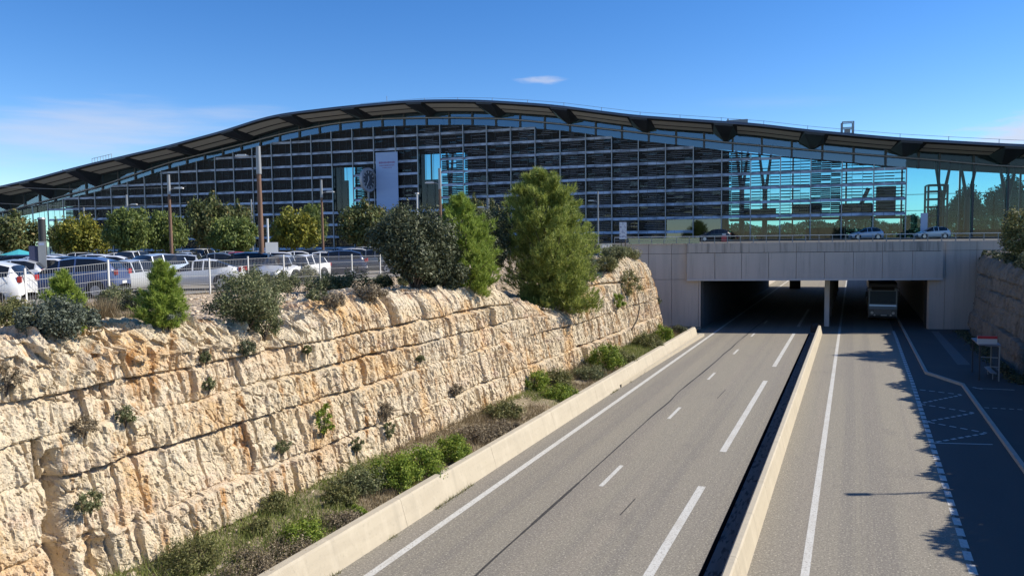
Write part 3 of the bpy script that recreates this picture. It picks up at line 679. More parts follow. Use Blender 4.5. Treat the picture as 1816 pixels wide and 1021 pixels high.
for u in np.arange(-150, UR, 8.3):
    m = MB(); z0 = 5.9 if u < -26 else 7.8; m.add([fw(a_, DEP, z_)-so_ for a_, z_ in ((u, z0), (u+8.1, z0), (u+8.1, float(edge(u+8))-1.2), (u, float(edge(u))-1.2))], [(0, 1, 2, 3)]); m.build('rear_pane', M_glassr, st)
    m = MB(); sb(m, u-.12, u+.12, DEP-.1, DEP+.2, z0, float(edge(u))-1.2)
    for z in (12.2, 14.8): sb(m, u+.12, u+7.98, DEP+.03, DEP+.10, z, z+.09)
    m.build('rear_mullion', M_muld, st)
for px in (1315, 1358, 1690, 1738, 1812, 775):
    u, _ = uz(px, 350); zt = float(edge(u))-1.1; z0 = 7.8 if u > -26 else 5.9; zk = z0+(zt-z0)*.52; m = MB()
    m.tube([fw(u, -6, z0)-so_, fw(u, -6, zk)-so_], [.42, .36], 10)
    m.tube([fw(u-.15, -6, zk)-so_, fw(u-1.1, -6, zt)-so_], [.26, .16], 8); m.tube([fw(u+.15, -6, zk)-so_, fw(u+1.1, -6, zt)-so_], [.26, .16], 8)
    m.build('tree_column', M_steel, st)
for x0, x1, y0, y1 in ((752, 779, 318, 372), (592, 607, 296, 332), (608, 616, 320, 372)):
    ua, za = uz(x0, y1, -2.4); uc_, zc_ = uz(x1, y0, -2.4); m = MB(); sb(m, ua, uc_, -2.9, -2.4, za-.5, zc_); m.build('interior_partition', M_hall, st)
# lift cage behind the clear glass
u0_, _ = uz(1655, 350); u1_, _ = uz(1690, 350); m = MB()
for u in (u0_, u1_):
    for o in (-3, -5): sb(m, u-.12, u+.12, o-.12, o+.12, 7.8, 15.4)
for z in (10.9, 12.2, 13.3, 14.4, 15.3): sb(m, u0_, u1_, -5, -2.9, z, z+.22)
m.build('lift_cage', M_steel, st)
for a_, c_, z0, z1 in ((-9.5, -5.5, 11.1, 13.2), (-3, 1.5, 11.1, 13.0), (-17, -12, 11.1, 12.6), (2.0, 4.5, 11.1, 15.5)):
    m = MB(); sb(m, a_, c_, -5, -4, z0, z1); m.build('interior_partition', M_hall, st)
for a_, c_, z1, mt_ in ((-18.5, -15.5, 9.2, M_hall), (-14.5, -9, 8.9, M_soffdark), (-7.5, -2, 9.6, M_hall), (-1, 3.5, 9.0, M_soffdark), (9, 12, 9.4, M_hall), (13.5, 19, 9.0, M_soffdark), (-30, -19.5, 10.9, M_hall)):
    m = MB(); sb(m, a_, c_, -8, -7, 7.81, z1); sb(m, a_+.2, c_-.2, -7, -6.6, 7.81, 8.7); m.build('counter', mt_, st)
m = MB(); p0 = fw(uz(1522, 375)[0], -2.5, 11.2)-so_; p1 = fw(uz(1545, 340)[0], -2.5, 15.2)-so_; m.tube([p0, p1], .3, 6); m.build('escalator', M_steel, st)
# roof top fittings
for px0, px1, z0, z1, o, nm in ((104, 113, .1, .9, 3, 'roof_vent'), (1288, 1326, .15, .6, 4, 'roof_duct')):
    m = MB(); u0_, _ = uz(px0, 250, o); u1_, _ = uz(px1, 250, o); e = float(edge((u0_+u1_)/2)); sb(m, u0_, u1_, o-1, o, e+z0-.2, e+z1); sb(m, u0_+.1, u0_+.3, o-.6, o-.4, e+z1, e+z1+.25); m.build(nm, M_grey, st)
m = MB(); u0_, _ = uz(1494, 220, 4); u1_, _ = uz(1514, 220, 4); e = float(edge(u0_))
for u in (u0_, u1_):
    for o in (2.6, 4): sb(m, u-.07, u+.07, o-.07, o+.07, e-.1, e+1.75)
for z in (.1, .9, 1.7): sb(m, u0_, u1_, 3.94, 4.06, e+z-.06, e+z+.06); sb(m, u0_, u1_, 2.54, 2.66, e+z-.06, e+z+.06)
sb(m, u0_+.35, u1_-.35, 3, 3.5, e, e+.8); m.build('roof_access_cage', M_grey, st)
m = MB(); u0_, _ = uz(163, 280, 5); u1_, _ = uz(198, 280, 5)
for k in range(8):
    u = u0_+(u1_-u0_)*k/7; sb(m, u-.03, u+.03, 4.97, 5.03, float(edge(u)), float(edge(u))+1.1)
m.tube([fw(u0_, 5, float(edge(u0_))+1.05)-so_, fw(u1_, 5, float(edge(u1_))+1.05)-so_], .04, 5); m.build('roof_guardrail', M_grey, st)
m = MB(); lu = [u for u in np.arange(-80, 40, 6.0)]
for u in lu: sb(m, u-.03, u+.03, .97, 1.03, float(edge(u))+.1, float(edge(u))+1.2)
m.tube([fw(u, 1, float(edge(u))+1.15)-so_ for u in lu], .03, 4); m.build('roof_safety_line', M_grey, st)
m = MB(); u, _ = uz(686, 170, 3); sb(m, u-.03, u+.03, 2.97, 3.03, float(edge(u)), float(edge(u))+1.6); m.build('roof_antenna', M_grey, st)

# banner on the facade
u0_, zt = uz(666, 271, .8); u1_, _ = uz(705, 271, .8); zb_ = uz(690, 384, .8)[1]
bn = empty('facade_banner', fw((u0_+u1_)/2, .8, zb_)); tag(bn, 'tall blue grey hanging banner on the dark station facade', 'banner'); bl = bn.location
m = MB(); m.box(Vector((0, 0, (zt-zb_)/2)), (u1_-u0_, .05, zt-zb_), FB); m.build('banner_sheet', M_bluegrey, bn)
hgt = zt-zb_
for z, wf, hh in ((.84, .7, .34), (.795, .66, .20), (.76, .4, .12)):
    m = MB(); xw = (u1_-u0_)*wf; x = -xw/2; 
    while x < xw/2:
        lw_ = rnd.uniform(.1, .22); m.box(fd*(x+lw_/2)+fn*.045+Vector((0, 0, hgt*z)), (lw_, .02, hh*rnd.choice((.7, 1))), FB); x += lw_+.07
    m.build('banner_lettering', M_purple, bn)
m = MB(); m.box(fd*.35+fn*.045+Vector((0, 0, hgt*.08)), (.4, .02, .45), FB); m.build('banner_emblem', M_purple, bn)
# station clock on a post
uc, zc = uz(653, 319, 2.0); ck = empty('station_clock', fw(uc, 2, 5.9)); tag(ck, 'large round station clock on a post before the louvred facade', 'clock')
cn = (fn*math.cos(R_(80))+fd*math.sin(R_(80))).normalized(); cc = Vector((0, 0, zc-5.9))
m = MB(); m.disc(cc, cn, 2.05, 36, .5, 1.62); m.build('clock_rim', mat('clock_rim_metal', (.42, .43, .48), .5, .2), ck)
m = MB(); m.disc(cc, cn, 1.60, 36, .16); m.build('clock_face', mat('clock_dial', (.08, .085, .10), .4), ck)
side = cn.cross(Vector((0, 0, 1))).normalized(); m = MB()
for k in range(12):
    t = k*math.pi/6; p = cc+cn*.10+side*math.sin(t)*1.32+Vector((0, 0, 1))*math.cos(t)*1.32
    rm = Matrix((side, cn, Vector((0, 0, 1)))).transposed() @ Matrix.Rotation(-t, 3, 'Y').inverted()
    m.box(p, (.16, .04, .40), m=rm)
m.build('hour_marks', mat('clock_white', (.6, .61, .65), .6), ck)
for t, ln, wd in ((R_(150), 1.1, .16), (R_(8), .75, .22)):
    m = MB(); rm = Matrix((side, cn, Vector((0, 0, 1)))).transposed() @ Matrix.Rotation(t, 3, 'Y'); m.box(cc+cn*.14+rm @ Vector((0, 0, ln/2-.1)), (wd, .03, ln), m=rm); m.build('clock_hand', mat('clock_white', (.6, .61, .65), .6), ck)
m = MB(); m.tube([(0, 0, 0), (0, 0, zc-5.9-2.0)], .2, 8); m.build('post', M_grey, ck)

# ------------------------------------------------------------------ plants
npr = np.random.default_rng(5)
def unit(v): return v/np.maximum(np.linalg.norm(v, axis=-1, keepdims=True), 1e-9)
def leaf_mesh(name, clumps, per, size, m, parent, aspect=.6, shell=.55, up=.35, spread=1.0):
    C_ = np.array([c for c, r in clumps]); Rr = np.array([r if isinstance(r, (tuple, list)) else (r, r, r) for c, r in clumps], float)
    wgt = Rr.prod(1)**(2/3); cnt = np.maximum(3, (per*len(clumps)*wgt/wgt.sum()).astype(int)); idx = np.repeat(np.arange(len(clumps)), cnt); N = len(idx)
    d = unit(npr.normal(size=(N, 3))); rad = (shell+(1-shell)*npr.random(N))[:, None]*(1+.12*npr.normal(size=(N, 1)))
    p = C_[idx]+d*rad*Rr[idx]
    nrm = unit(d*.8+np.array([0, 0, up])+npr.normal(size=(N, 3))*.75*spread)
    a = unit(np.cross(nrm, npr.normal(size=(N, 3)))); b_ = np.cross(nrm, a)
    s = size*(.6+.8*npr.random((N, 1)))
    v = np.stack([p-a*s*.5, p+b_*s*aspect*.5-a*s*.05, p+a*s*.5, p-b_*s*aspect*.5-a*s*.05], 1).reshape(-1, 3)
    return np_mesh(name, v, np.arange(4*N).reshape(-1, 4), m, parent)
def needle_mesh(name, clumps, per, k, length, width, m, parent, upb=.5):
    C_ = np.array([c for c, r in clumps]); Rr = np.array([r for c, r in clumps])
    cnt = np.maximum(3, (per*len(clumps)*Rr**2/(Rr**2).sum()).astype(int)); idx = np.repeat(np.arange(len(clumps)), cnt); T = len(idx)
    d = unit(npr.normal(size=(T, 3))+np.array([0, 0, .15])); p = C_[idx]+d*(Rr[idx]*(.35+.75*npr.random(T)))[:, None]
    td = unit(d+np.array([0, 0, upb])+.4*npr.normal(size=(T, 3)))
    p = np.repeat(p, k, 0); td = np.repeat(td, k, 0); N = len(p)
    nd = unit(td+.62*npr.normal(size=(N, 3))); s = unit(np.cross(nd, npr.normal(size=(N, 3))))
    L = length*(.6+.8*npr.random((N, 1)))
    v = np.stack([p-s*width*.5, p+s*width*.5, p+nd*L], 1).reshape(-1, 3)
    return np_mesh(name, v, np.arange(3*N).reshape(-1, 3), m, parent)
def trunk_mesh(h, r, limbs, parent, m=None, lean=(0, 0), base=-.5):
    b = MB(); b.tube([(0, 0, base), (lean[0]*.3, lean[1]*.3, h*.35), (lean[0]*.7, lean[1]*.7, h*.7), (lean[0], lean[1], h)], [r, r*.8, r*.55, r*.15], 8)
    for q in limbs:
        z0 = max(.12*h, min(h*.8, q[2]*.6)); f = z0/h; p0 = Vector((lean[0]*f, lean[1]*f, z0)); q = Vector(q); md = p0.lerp(q, .5)+Vector((0, 0, -.08*(q-p0).length))
        b.tube([p0, md, q], [r*.42*(1-f*.5), r*.28, r*.06], 5, cap=False)
    return b.build('trunk', m or M_bark, parent)
def oval_clumps(rng, cz, rx, rz, n, cr, flat=0., lump=.2):
    out = []
    for i in range(n):
        z = 1-2*(i+.5)/n; t = i*2.39996+rng.uniform(-.3, .3); q = math.sqrt(1-z*z); k = 1+rng.uniform(-lump, lump)
        if z < 0: z *= (1-flat)
        out.append(((q*math.cos(t)*rx*k*.8, q*math.sin(t)*rx*k*.8, cz+z*rz*k*.8), cr*rng.uniform(.7, 1.25)))
    return out
L_oak = leaf('oak_leaves', (.05, .062, .032), (.13, .145, .08), (.22, .22, .13), .2)
L_pine = leaf('pine_needles', (.15, .21, .035), (.38, .48, .09), (.48, .54, .14), .3)
L_pine2 = leaf('dark_pine_needles', (.13, .175, .04), (.42, .47, .11), (.55, .56, .19), .3)
L_park = leaf('green_tree_leaves', (.06, .09, .025), (.20, .25, .065), (.30, .32, .09), .3)
L_parkd = leaf('brownish_green_leaves', (.055, .07, .028), (.16, .185, .065), (.26, .20, .08), .25)
L_yellow = leaf('yellowing_leaves', (.09, .105, .02), (.27, .27, .045), (.42, .34, .05), .3)
L_grey = leaf('grey_green_leaves', (.06, .075, .05), (.15, .17, .125), (.24, .26, .20), .2)
L_heath = leaf('heath_leaves', (.08, .095, .04), (.23, .25, .12), (.36, .33, .18), .28)
L_bright = leaf('bright_green_leaves', (.10, .16, .025), (.27, .35, .05), (.40, .42, .08), .35)
L_olive = leaf('olive_leaves', (.085, .095, .035), (.23, .23, .085), (.38, .33, .15), .3)
L_dry = leaf('dry_stems', (.15, .11, .06), (.34, .27, .16), (.50, .42, .27), .25)
L_brown = leaf('brown_twigs', (.15, .12, .08), (.31, .25, .165), (.42, .35, .24), .25)

def park_tree(seed, lm, mats_mix=None):
    rng = random.Random(seed); r = empty('parking_tree'); cl = oval_clumps(rng, 3.6, 3.1, 2.25, 34, 1.0, .25, .28)
    trunk_mesh(3.6, .17, [c for c, _ in cl[4:24:3]], r); leaf_mesh('crown', cl, 230, .34, lm, r, .62, .35)
    return r
ptrees = {'green': park_tree(3, L_park), 'brown': park_tree(8, L_parkd), 'yellow': park_tree(13, L_yellow), 'far': park_tree(17, leaf('shaded_scrub_leaves', (.02, .03, .012), (.06, .075, .025), (.10, .11, .04), .2))}
used = set()
def put_tree(kind, px, d, width, top_y, label, z=5.9, cat='tree', group='trees planted in the car park'):
    src = ptrees[kind]; o = src if kind not in used else copy_tree(src); used.add(kind)
    p = atd(px, d, z); hor = 417+.012*(1513-px); ztop = CAM_H+(hor-top_y)*d/FPX
    o.location = p; sx_ = width*.93*d/FPX/6.6; o.scale = (sx_, sx_, (ztop-z)/6.0); o.rotation_euler = (0, 0, rnd.uniform(0, 6))
    tag(o, label, cat, group); return o
put_tree('brown', 20, 74, 112, 379, 'olive brown tree at the end of the car park behind the teal parasol')
put_tree('green', -35, 84, 90, 384, 'green tree half cut off beside the brown car park tree')
put_tree('yellow', 148, 76, 92, 384, 'yellow green tree beside the dark column behind the grey totem')
put_tree('brown', 108, 84, 40, 392, 'small brownish tree tucked between dark column and yellow green tree')
put_tree('green', 232, 72, 84, 371, 'broad dark green tree behind the blue hatchback')
put_tree('green', 296, 75, 72, 377, 'round green tree around the second brown lamp pole')
put_tree('brown', 372, 90, 92, 348, 'tall dark brownish tree rising above the silver coupe')
put_tree('brown', 425, 96, 60, 362, 'dark tree filling the gap behind the tallest lamp pole')
put_tree('green', 418, 74, 88, 386, 'lower rounded green tree in front of the tall brownish tree')
put_tree('yellow', 522, 82, 92, 374, 'bright yellow autumn tree beyond the white box on a pole')
put_tree('green', 556, 100, 50, 364, 'dark tree peeking over the bright yellow autumn tree')
put_tree('brown', 648, 86, 108, 361, 'wide dark tree under the facade banner')
put_tree('green', 712, 88, 66, 372, 'light green tree beside the wide one under the banner')
put_tree('brown', 842, 92, 52, 352, 'brownish tree top showing above the bright young pine')
put_tree('brown', 880, 68, 62, 362, 'dark shaded tree half hidden behind the big pine')

# pines
def pine(name, base, h, rad, lm, label, group, seed, nb, twigs, k, ln, wd, lean=(0, 0), low=.04, up=.45, peak=.30):
    rng = random.Random(seed); g = np.random.default_rng(seed); r = empty(name, base); P, T, tips = [], [], []
    for i in range(nb):
        f = low+(1-low)*((i+.5)/nb)**1.05; prof = min(1.0, (1-f)/(1-peak))**.55*min(1, .62+.38*f/peak)
        t = i*2.39996+rng.uniform(-.5, .5); q = rad*prof*rng.uniform(.50, 1.12)*(1+.16*math.sin(t*2+seed)+.12*math.sin(3*t+f*9)); q = max(q, .10*rad)
        z1 = h*f; z0 = max(0.02*h, z1-up*q*(.5+.9*f)); ax = Vector((lean[0]*z0/h, lean[1]*z0/h, z0)); tip = Vector((lean[0]*f+math.cos(t)*q, lean[1]*f+math.sin(t)*q, z1+rng.uniform(-.02, .04)*h)); tips.append(tip)
        bd = tip-ax
        for w_ in range(twigs):
            u = .30+.70*((w_+rng.random())/twigs)**.7; c = ax+bd*u; sp = (.22*(1.15-u)+.075)*max(q, .25*rad)
            off = Vector((rng.gauss(0, 1), rng.gauss(0, 1), rng.gauss(.15, .75)))*sp*.62; c = c+off
            P.append(c); T.append((bd.normalized()*.55+off*(.7/max(sp, .01))*.5+Vector((0, 0, .75))).normalized())
    P = np.repeat(np.array(P), k, 0); T = np.repeat(np.array(T), k, 0); N = len(P)
    nd = unit(T+.55*g.normal(size=(N, 3))); s = unit(np.cross(nd, g.normal(size=(N, 3)))); L = ln*(.55+.75*g.random((N, 1)))
    o = P+T*(g.random((N, 1))-.5)*ln*.9
    v = np.stack([o-s*wd*.5, o+s*wd*.5, o+nd*L], 1).reshape(-1, 3)
    trunk_mesh(h*.95, max(.025, h*.016), [tuple(q) for q in tips[::max(1, nb//40)]], r, lean=lean); np_mesh('crown', v, np.arange(3*N).reshape(-1, 3), lm, r)
    return tag(r, label, 'tree', group)
pb_ = Vector((-16.2, 41.5, 4.0))
pine('pine_tree', pb_, 8.3, 3.35, L_pine2, 'largest bushy green pine growing in a notch at the top of the rock face', 'pines on the rock edge', 21, 210, 40, 15, .29, .036, (-1.0, -.3), .02, .45, .52)
p2 = Vector((-16.5, 31.2, 5.8))
pine('pine_tree', p2, 4.6, 1.9, L_pine, 'slender bright green pine between holm oak and largest pine', 'pines on the rock edge', 22, 150, 30, 13, .21, .027, (-.55, -.15), .0, .5, .5)
p3 = land_pt(118, 590)
pine('pine_tree', p3, 1.42, .56, L_pine, 'young bright pine rising behind the grey green shrub near the fence', 'young pines below the fence', 23, 90, 24, 12, .125, .014, (-.05, 0), .0, .6, .2)
p4 = land_pt(292, 578)
pine('pine_tree', p4, 1.62, .66, L_pine, 'young bright pine standing before the silver coupe', 'young pines below the fence', 24, 100, 26, 12, .135, .015, (-.05, .03), .0, .6, .28)

def shrub(name, base, rx, rz, lm, label, group=None, seed=1, n=22, per=220, size=.09, cr=.35, aspect=.5, cat='shrub', stems=True, shell=.3, zc=.8):
    rng = random.Random(seed); r = empty(name, base); cl = [(c, q*rx) for c, q in oval_clumps(rng, rz*zc, rx, rz, n, cr, .3, .3)]
    if stems:
        b = MB()
        for c, _ in cl[::3]: b.tube([(0, 0, -.15), Vector(c)*.5+Vector((0, 0, .05)), c], [.03*rx+.008, .02*rx+.005, .005], 4, cap=False)
        b.build('stems', M_bark, r)
    leaf_mesh('crown', cl, per, size, lm, r, aspect, shell); return tag(r, label, cat, group)
shrub('holm_oak', Vector((-19.6, 39.0, 5.9)), 1.5, 2.1, L_oak, 'dark shadowy oak squeezed between bright pine and largest pine', None, 30, 40, 300, .15, .36, .55, 'tree', True, .35, 1.0)
oak = land_pt(748, 512)
o_ = shrub('holm_oak', Vector((-17.6, 27.9, 6.2)), 1.62, 1.9, L_oak, 'dense dull green holm oak on top of the rock beside the fence end', None, 31, 46, 380, .13, .36, .55, 'tree', True, .35, 1.05)
shrub('holm_oak', Vector((-16.9, 29.1, 6.1)), 1.05, 1.0, L_oak, 'smaller dull green oak leaning on the bright pine', None, 32, 30, 330, .12, .38, .55, 'tree', True, .35, .9)
shrub('low_shrub', land_pt(718, 508), .42, .36, L_heath, 'small olive shrub at the foot of the holm oak', 'shrubs along the top of the cutting', 33, 14, 150, .07)
SP = 'shrubs along the top of the cutting'
shrub('low_shrub', land_pt(103, 598), .72, .42, L_grey, 'wide grey green shrub in front of the first young pine', SP, 34, 26, 330, .075, .33)
shrub('low_shrub', land_pt(425, 580)+Vector((0, .3, 0)), 1.05, .85, L_heath, 'large dark olive shrub spilling over the rock edge', SP, 35, 34, 330, .075, .32)
shrub('low_shrub', land_pt(470, 600), .55, .55, L_heath, 'dark shrub hanging into the gap in the rock edge', SP, 36, 16, 240, .07)
shrub('low_shrub', land_pt(205, 555), .62, .55, L_heath, 'green shrub between the two young pines', SP, 37, 18, 240, .075)
shrub('low_shrub', land_pt(245, 560), .5, .5, L_oak, 'dark shrub tucked against the second young pine', SP, 38, 16, 240, .075)
shrub('low_shrub', land_pt(20, 588), .6, .5, L_olive, 'olive bush below the fence corner beside the grey green shrub', SP, 39, 18, 240, .075)
shrub('low_shrub', land_pt(300, 585), .4, .3, L_grey, 'little grey green bush under the second young pine', SP, 40, 12, 200, .06)
shrub('low_shrub', land_pt(560, 540), .38, .30, L_heath, 'little brownish bush on the stony slope', SP, 41, 12, 200, .06)
shrub('low_shrub', land_pt(545, 500), .75, .55, L_olive, 'feathery olive bush against the fence by the white hatchback', SP, 42, 16, 200, .085)
shrub('low_shrub', land_pt(500, 520), .85, .5, L_heath, 'spreading heath bush in front of the estate car', SP, 43, 18, 260, .08)
shrub('low_shrub', land_pt(615, 518), .95, .45, L_olive, 'low olive bush below the fence posts', SP, 44, 18, 240, .08)
shrub('low_shrub', land_pt(655, 528), .6, .28, L_brown, 'brown twiggy bush near the end of the fence', SP, 45, 14, 220, .08)
shrub('low_shrub', land_pt(580, 520), .8, .45, L_heath, 'heath mound between feathery bush and low olive bush', SP, 52, 18, 240, .08)
shrub('low_shrub', land_pt(680, 510), .6, .3, L_olive, 'yellowish bush at the very end of the fence', SP, 53, 16, 220, .08)
shrub('low_shrub', land_pt(590, 545), .4, .25, L_brown, 'brown twiggy bush lower on the stony slope', SP, 54, 12, 200, .06)
shrub('low_shrub', land_pt(455, 515), .7, .5, L_heath, 'heath bush at the foot of the tallest lamp pole', SP, 55, 18, 240, .08)
shrub('low_shrub', Vector((-15.9, 50.3, 6.0)), .9, .6, L_olive, 'olive bush between largest pine and end of the rock', SP, 46, 18, 230, .11)
shrub('low_shrub', Vector((-16.1, 53.2, 6.85)), 1.0, .55, L_heath, 'heath bush below the white information board', SP, 47, 18, 230, .11)
shrub('low_shrub', Vector((-16.2, 56.5, 6.7)), 1.2, .5, L_olive, 'green cushion bush over the last corner of the rock', SP, 48, 20, 230, .11)
shrub('low_shrub', Vector((-16.4, 47.6, 5.9)), .8, .7, L_heath, 'dark bush under the right flank of the largest pine', SP, 49, 18, 230, .11)
def tuft(name, base, n, h, spread, lm, label, group=None, cat='grass tuft', wd=.012):
    a = npr.uniform(0, 6.283, n); q = spread*np.sqrt(npr.random(n)); p = np.stack([np.cos(a)*q, np.sin(a)*q, np.zeros(n)-.03], 1)
    d = unit(np.stack([np.cos(a)*.35*q/spread, np.sin(a)*.35*q/spread, np.ones(n)], 1)+.16*npr.normal(size=(n, 3))); L = h*(.5+.7*npr.random((n, 1)))
    s = unit(np.cross(d, npr.normal(size=(n, 3))))*wd
    v = np.stack([p-s, p+s, p+d*L], 1).reshape(-1, 3); o = np_mesh(name, v, np.arange(3*n).reshape(-1, 3), lm); o.location = base
    return tag(o, label, cat, group)
tuft('dry_grass_clump', land_pt(178, 566), 900, .75, .42, L_dry, 'straw coloured grass clump between the young pines')
tuft('dry_grass_clump', land_pt(232, 572), 500, .45, .35, L_dry, 'short pale grass clump beside the second young pine')
tuft('dry_grass_clump', land_pt(12, 560), 700, .6, .5, L_dry, 'dry grass clump under the fence corner')

# shrubs and saplings on the rock face
FS = 'shrubs rooted in the rock face'
def on_face(px, py, off=.0):
    q = gx(px, py, -15.3)
    for _ in range(6): q = gx(px, py, float(foot_x(q.y))-.20*(q.z-.4)+off)
    return q
for px, py, rx, rz, lm, lab, ss in ((574, 768, .33, .55, L_bright, 'bright green sapling halfway up the rock face', .085), (684, 740, .34, .3, L_brown, 'brown twiggy shrub hanging on the middle ledge', .07), (632, 800, .22, .28, L_heath, 'small dull shrub below the bright sapling', .06),
                           (690, 775, .22, .35, L_heath, 'dull shrub above the dark recess low on the rock', .06), (437, 628, .3, .28, L_oak, 'dark green tuft under the big olive shrub', .06), (545, 628, .16, .2, L_olive, 'tiny olive tuft near the top crack', .05),
                           (222, 748, .22, .22, L_heath, 'sparse tuft on the ledge left of centre', .05), (150, 765, .3, .2, L_brown, 'grey brown twigs in the crack near the fissure', .055), (10, 690, .35, .35, L_brown, 'brown bush at the dark upper crack', .06),
                           (500, 800, .25, .2, L_heath, 'low tuft on the long dark crack', .055), (806, 700, .3, .25, L_brown, 'reddish brown shrub on the far ledge', .075), (370, 690, .2, .18, L_heath, 'little tuft under the second ledge', .05),
                           (1112, 520, 1.0, .95, L_olive, 'leafy fig like shrub near the far end of the rock', .13), (1095, 545, .5, .6, L_bright, 'yellow green shrub clinging left of the leafy one', .11), (160, 905, .3, .3, L_heath, 'scrubby plant at the fissure foot', .055), (745, 640, .18, .15, L_heath, 'tiny tuft high on the pale rock', .05), (365, 640, .16, .14, L_heath, 'faint tuft below the dark upper crack', .045)):
    shrub('rock_shrub', on_face(px, py, .12), rx, rz, lm, lab, FS, int(px+py), 12, 110 if rx < .5 else 200, ss, .36, .45, 'shrub', True, .2, .7)
b = MB(); q = on_face(1120, 585, .2); b.tube([q, q+Vector((.25, .6, .7)), q+Vector((.3, 1.1, 1.5)), q+Vector((.1, 1.3, 2.4))], [.07, .06, .05, .02], 6)
tag(b.build('dead_branch', M_bark), 'dark bare trunk curving up the far end of the rock', 'branch')

# verge plants
VS = 'plants on the verge below the rock'
def vpt(px, py): 
    q = gz(px, py, .75); x_ = min(q.x, -12.75); return Vector((x_, q.y, verge_z(x_, q.y)-.05))
for px, py, rx, rz, lm, lab, ss, nm in ((770, 835, .95, .6, L_bright, 'broad bright green bush on the verge below the dark recess', .10, 'verge_bush'), (705, 850, .7, .5, L_bright, 'bright green bush beside the broad one', .09, 'verge_bush'), (808, 805, .6, .55, L_bright, 'upright bright bush nearest the low barrier bend', .09, 'verge_bush'),
    (640, 862, .7, .45, L_heath, 'olive brown bush at the rock foot', .08, 'verge_bush'), (605, 885, .45, .35, L_olive, 'dull olive clump beside the olive brown bush', .07, 'verge_bush'), (640, 905, .26, .2, L_bright, 'small lime clump on the bare verge', .06, 'verge_bush'),
    (535, 945, .48, .3, L_bright, 'lime green clump among grey twigs', .065, 'verge_bush'), (455, 940, .3, .25, L_olive, 'olive clump against the rock foot', .06, 'verge_bush'), (345, 1000, .6, .5, L_olive, 'tall grassy olive clump at the lower picture edge', .06, 'verge_bush'),
    (470, 1000, .6, .28, L_brown, 'grey brown twig mat near the barrier', .055, 'verge_bush'), (560, 975, .6, .22, L_brown, 'flat brown twig mat on the lower verge', .055, 'verge_bush'), (660, 925, .5, .2, L_brown, 'dry brown mat between the lime clumps', .06, 'verge_bush'), (480, 905, .5, .35, L_olive, 'heath bush under the pale lower rock', .065, 'verge_bush'),
    (1000, 700, .7, .35, L_bright, 'yellow green mound beside the barrier', .10, 'verge_bush'), (945, 690, .7, .6, L_bright, 'fresh green bush on the middle verge', .10, 'verge_bush'), (985, 680, .8, .5, L_olive, 'olive bush behind the yellow green mound', .10, 'verge_bush'), (890, 735, .7, .45, L_olive, 'olive clump left of the fresh green bush', .09, 'verge_bush'),
    (1075, 650, .9, .95, L_bright, 'tall green bush at the rock foot beyond the bend', .12, 'verge_bush'), (1110, 640, .9, .6, L_olive, 'olive bush right behind the tall green one', .11, 'verge_bush'), (1150, 612, 1.0, .7, L_olive, 'olive bush close to the end of the rock', .12, 'verge_bush'), (1178, 600, .7, .7, L_bright, 'green bush at the end of the verge by the bridge', .12, 'verge_bush'), (1045, 665, .8, .4, L_heath, 'dull bush on the far verge', .10, 'verge_bush'), (850, 770, .8, .3, L_brown, 'brown heath mat on the middle verge', .08, 'verge_bush'), (910, 755, .6, .22, L_brown, 'low dry mat near the barrier middle', .08, 'verge_bush'), (1225, 588, .6, .5, L_oak, 'dark bush against the bridge abutment', .1, 'verge_bush')):
    q_ = vpt(px, py); q_.x = min(q_.x, -12.3-rx*.95)
    shrub(nm, q_, rx*1.12, rz*(.9 if lm is not L_bright else 1.05), lm, lab, VS, int(px*3+py), 24, 250, ss, .36, .42, 'bush', True, .15, .6)
# grass and dry stalks of the verge: nobody could count them
n = 60000; Y = npr.uniform(4, 61, n); t = npr.random(n); keep = vn(Y*.45, t*3.0, 51) > .22; Y = Y[keep]; t = t[keep]; n = len(Y)
X = -12.4+(foot_x(Y)-.2+12.4)*t; Zg = .45+.38*t; p = np.stack([X, Y, Zg], 1)
d = unit(np.array([0, 0, 1.])+.55*npr.normal(size=(n, 3))); L = .10+.42*npr.random((n, 1))*(vn(Y*.5, X*.5, 52)[:, None]+.3); s = unit(np.cross(d, npr.normal(size=(n, 3))))*.011
V = np.stack([p-s, p+s, p+d*L], 1)
sel = vn(Y*.3, X*.6, 53) > .52
for nm, mk_, mm in (('dry_grass', ~sel, L_dry), ('green_grass', sel, leaf('verge_grass_blades', (.12, .15, .04), (.28, .32, .09), (.42, .38, .18), .3)), ):
    q = V[mk_].reshape(-1, 3); tag(np_mesh(nm, q, np.arange(len(q)).reshape(-1, 3), mm), kind='stuff', label='mixed short grass and stalks on the verge' if nm[0] == 'g' else 'dry grass stalks on the verge')
n = 9000; Y = npr.uniform(5, 60, n); t = npr.random(n)**1.2; keep = vn(Y*.6, t*4, 61) > .5; Y = Y[keep]; t = t[keep]; n = len(Y)
ed = foot_x(Y)-.20*rock_top(Y)-.9; X = ed+(-27.8-ed)*t; p = np.stack([X, Y, land(X, Y)-.02], 1)
d = unit(np.array([0, 0, 1.])+.5*npr.normal(size=(n, 3))); L = .10+.25*npr.random((n, 1)); s = unit(np.cross(d, npr.normal(size=(n, 3))))*.012
q = np.stack([p-s, p+s, p+d*L], 1).reshape(-1, 3); tag(np_mesh('bank_grass', q, np.arange(len(q)).reshape(-1, 3), L_dry), kind='stuff', label='sparse dry grass on the stony bank')
n = 2600; Y = npr.uniform(12, 60, n); keep = vn(Y*.7, Y*0, 63) > .66; Y = Y[keep]; n = len(Y); X = -11.76+np.abs(npr.normal(size=n))*.05; p = np.stack([X, Y, np.zeros(n)], 1)
d = unit(np.array([.3, 0, 1.])+.5*npr.normal(size=(n, 3))); L = .05+.16*npr.random((n, 1)); s = unit(np.cross(d, npr.normal(size=(n, 3))))*.010
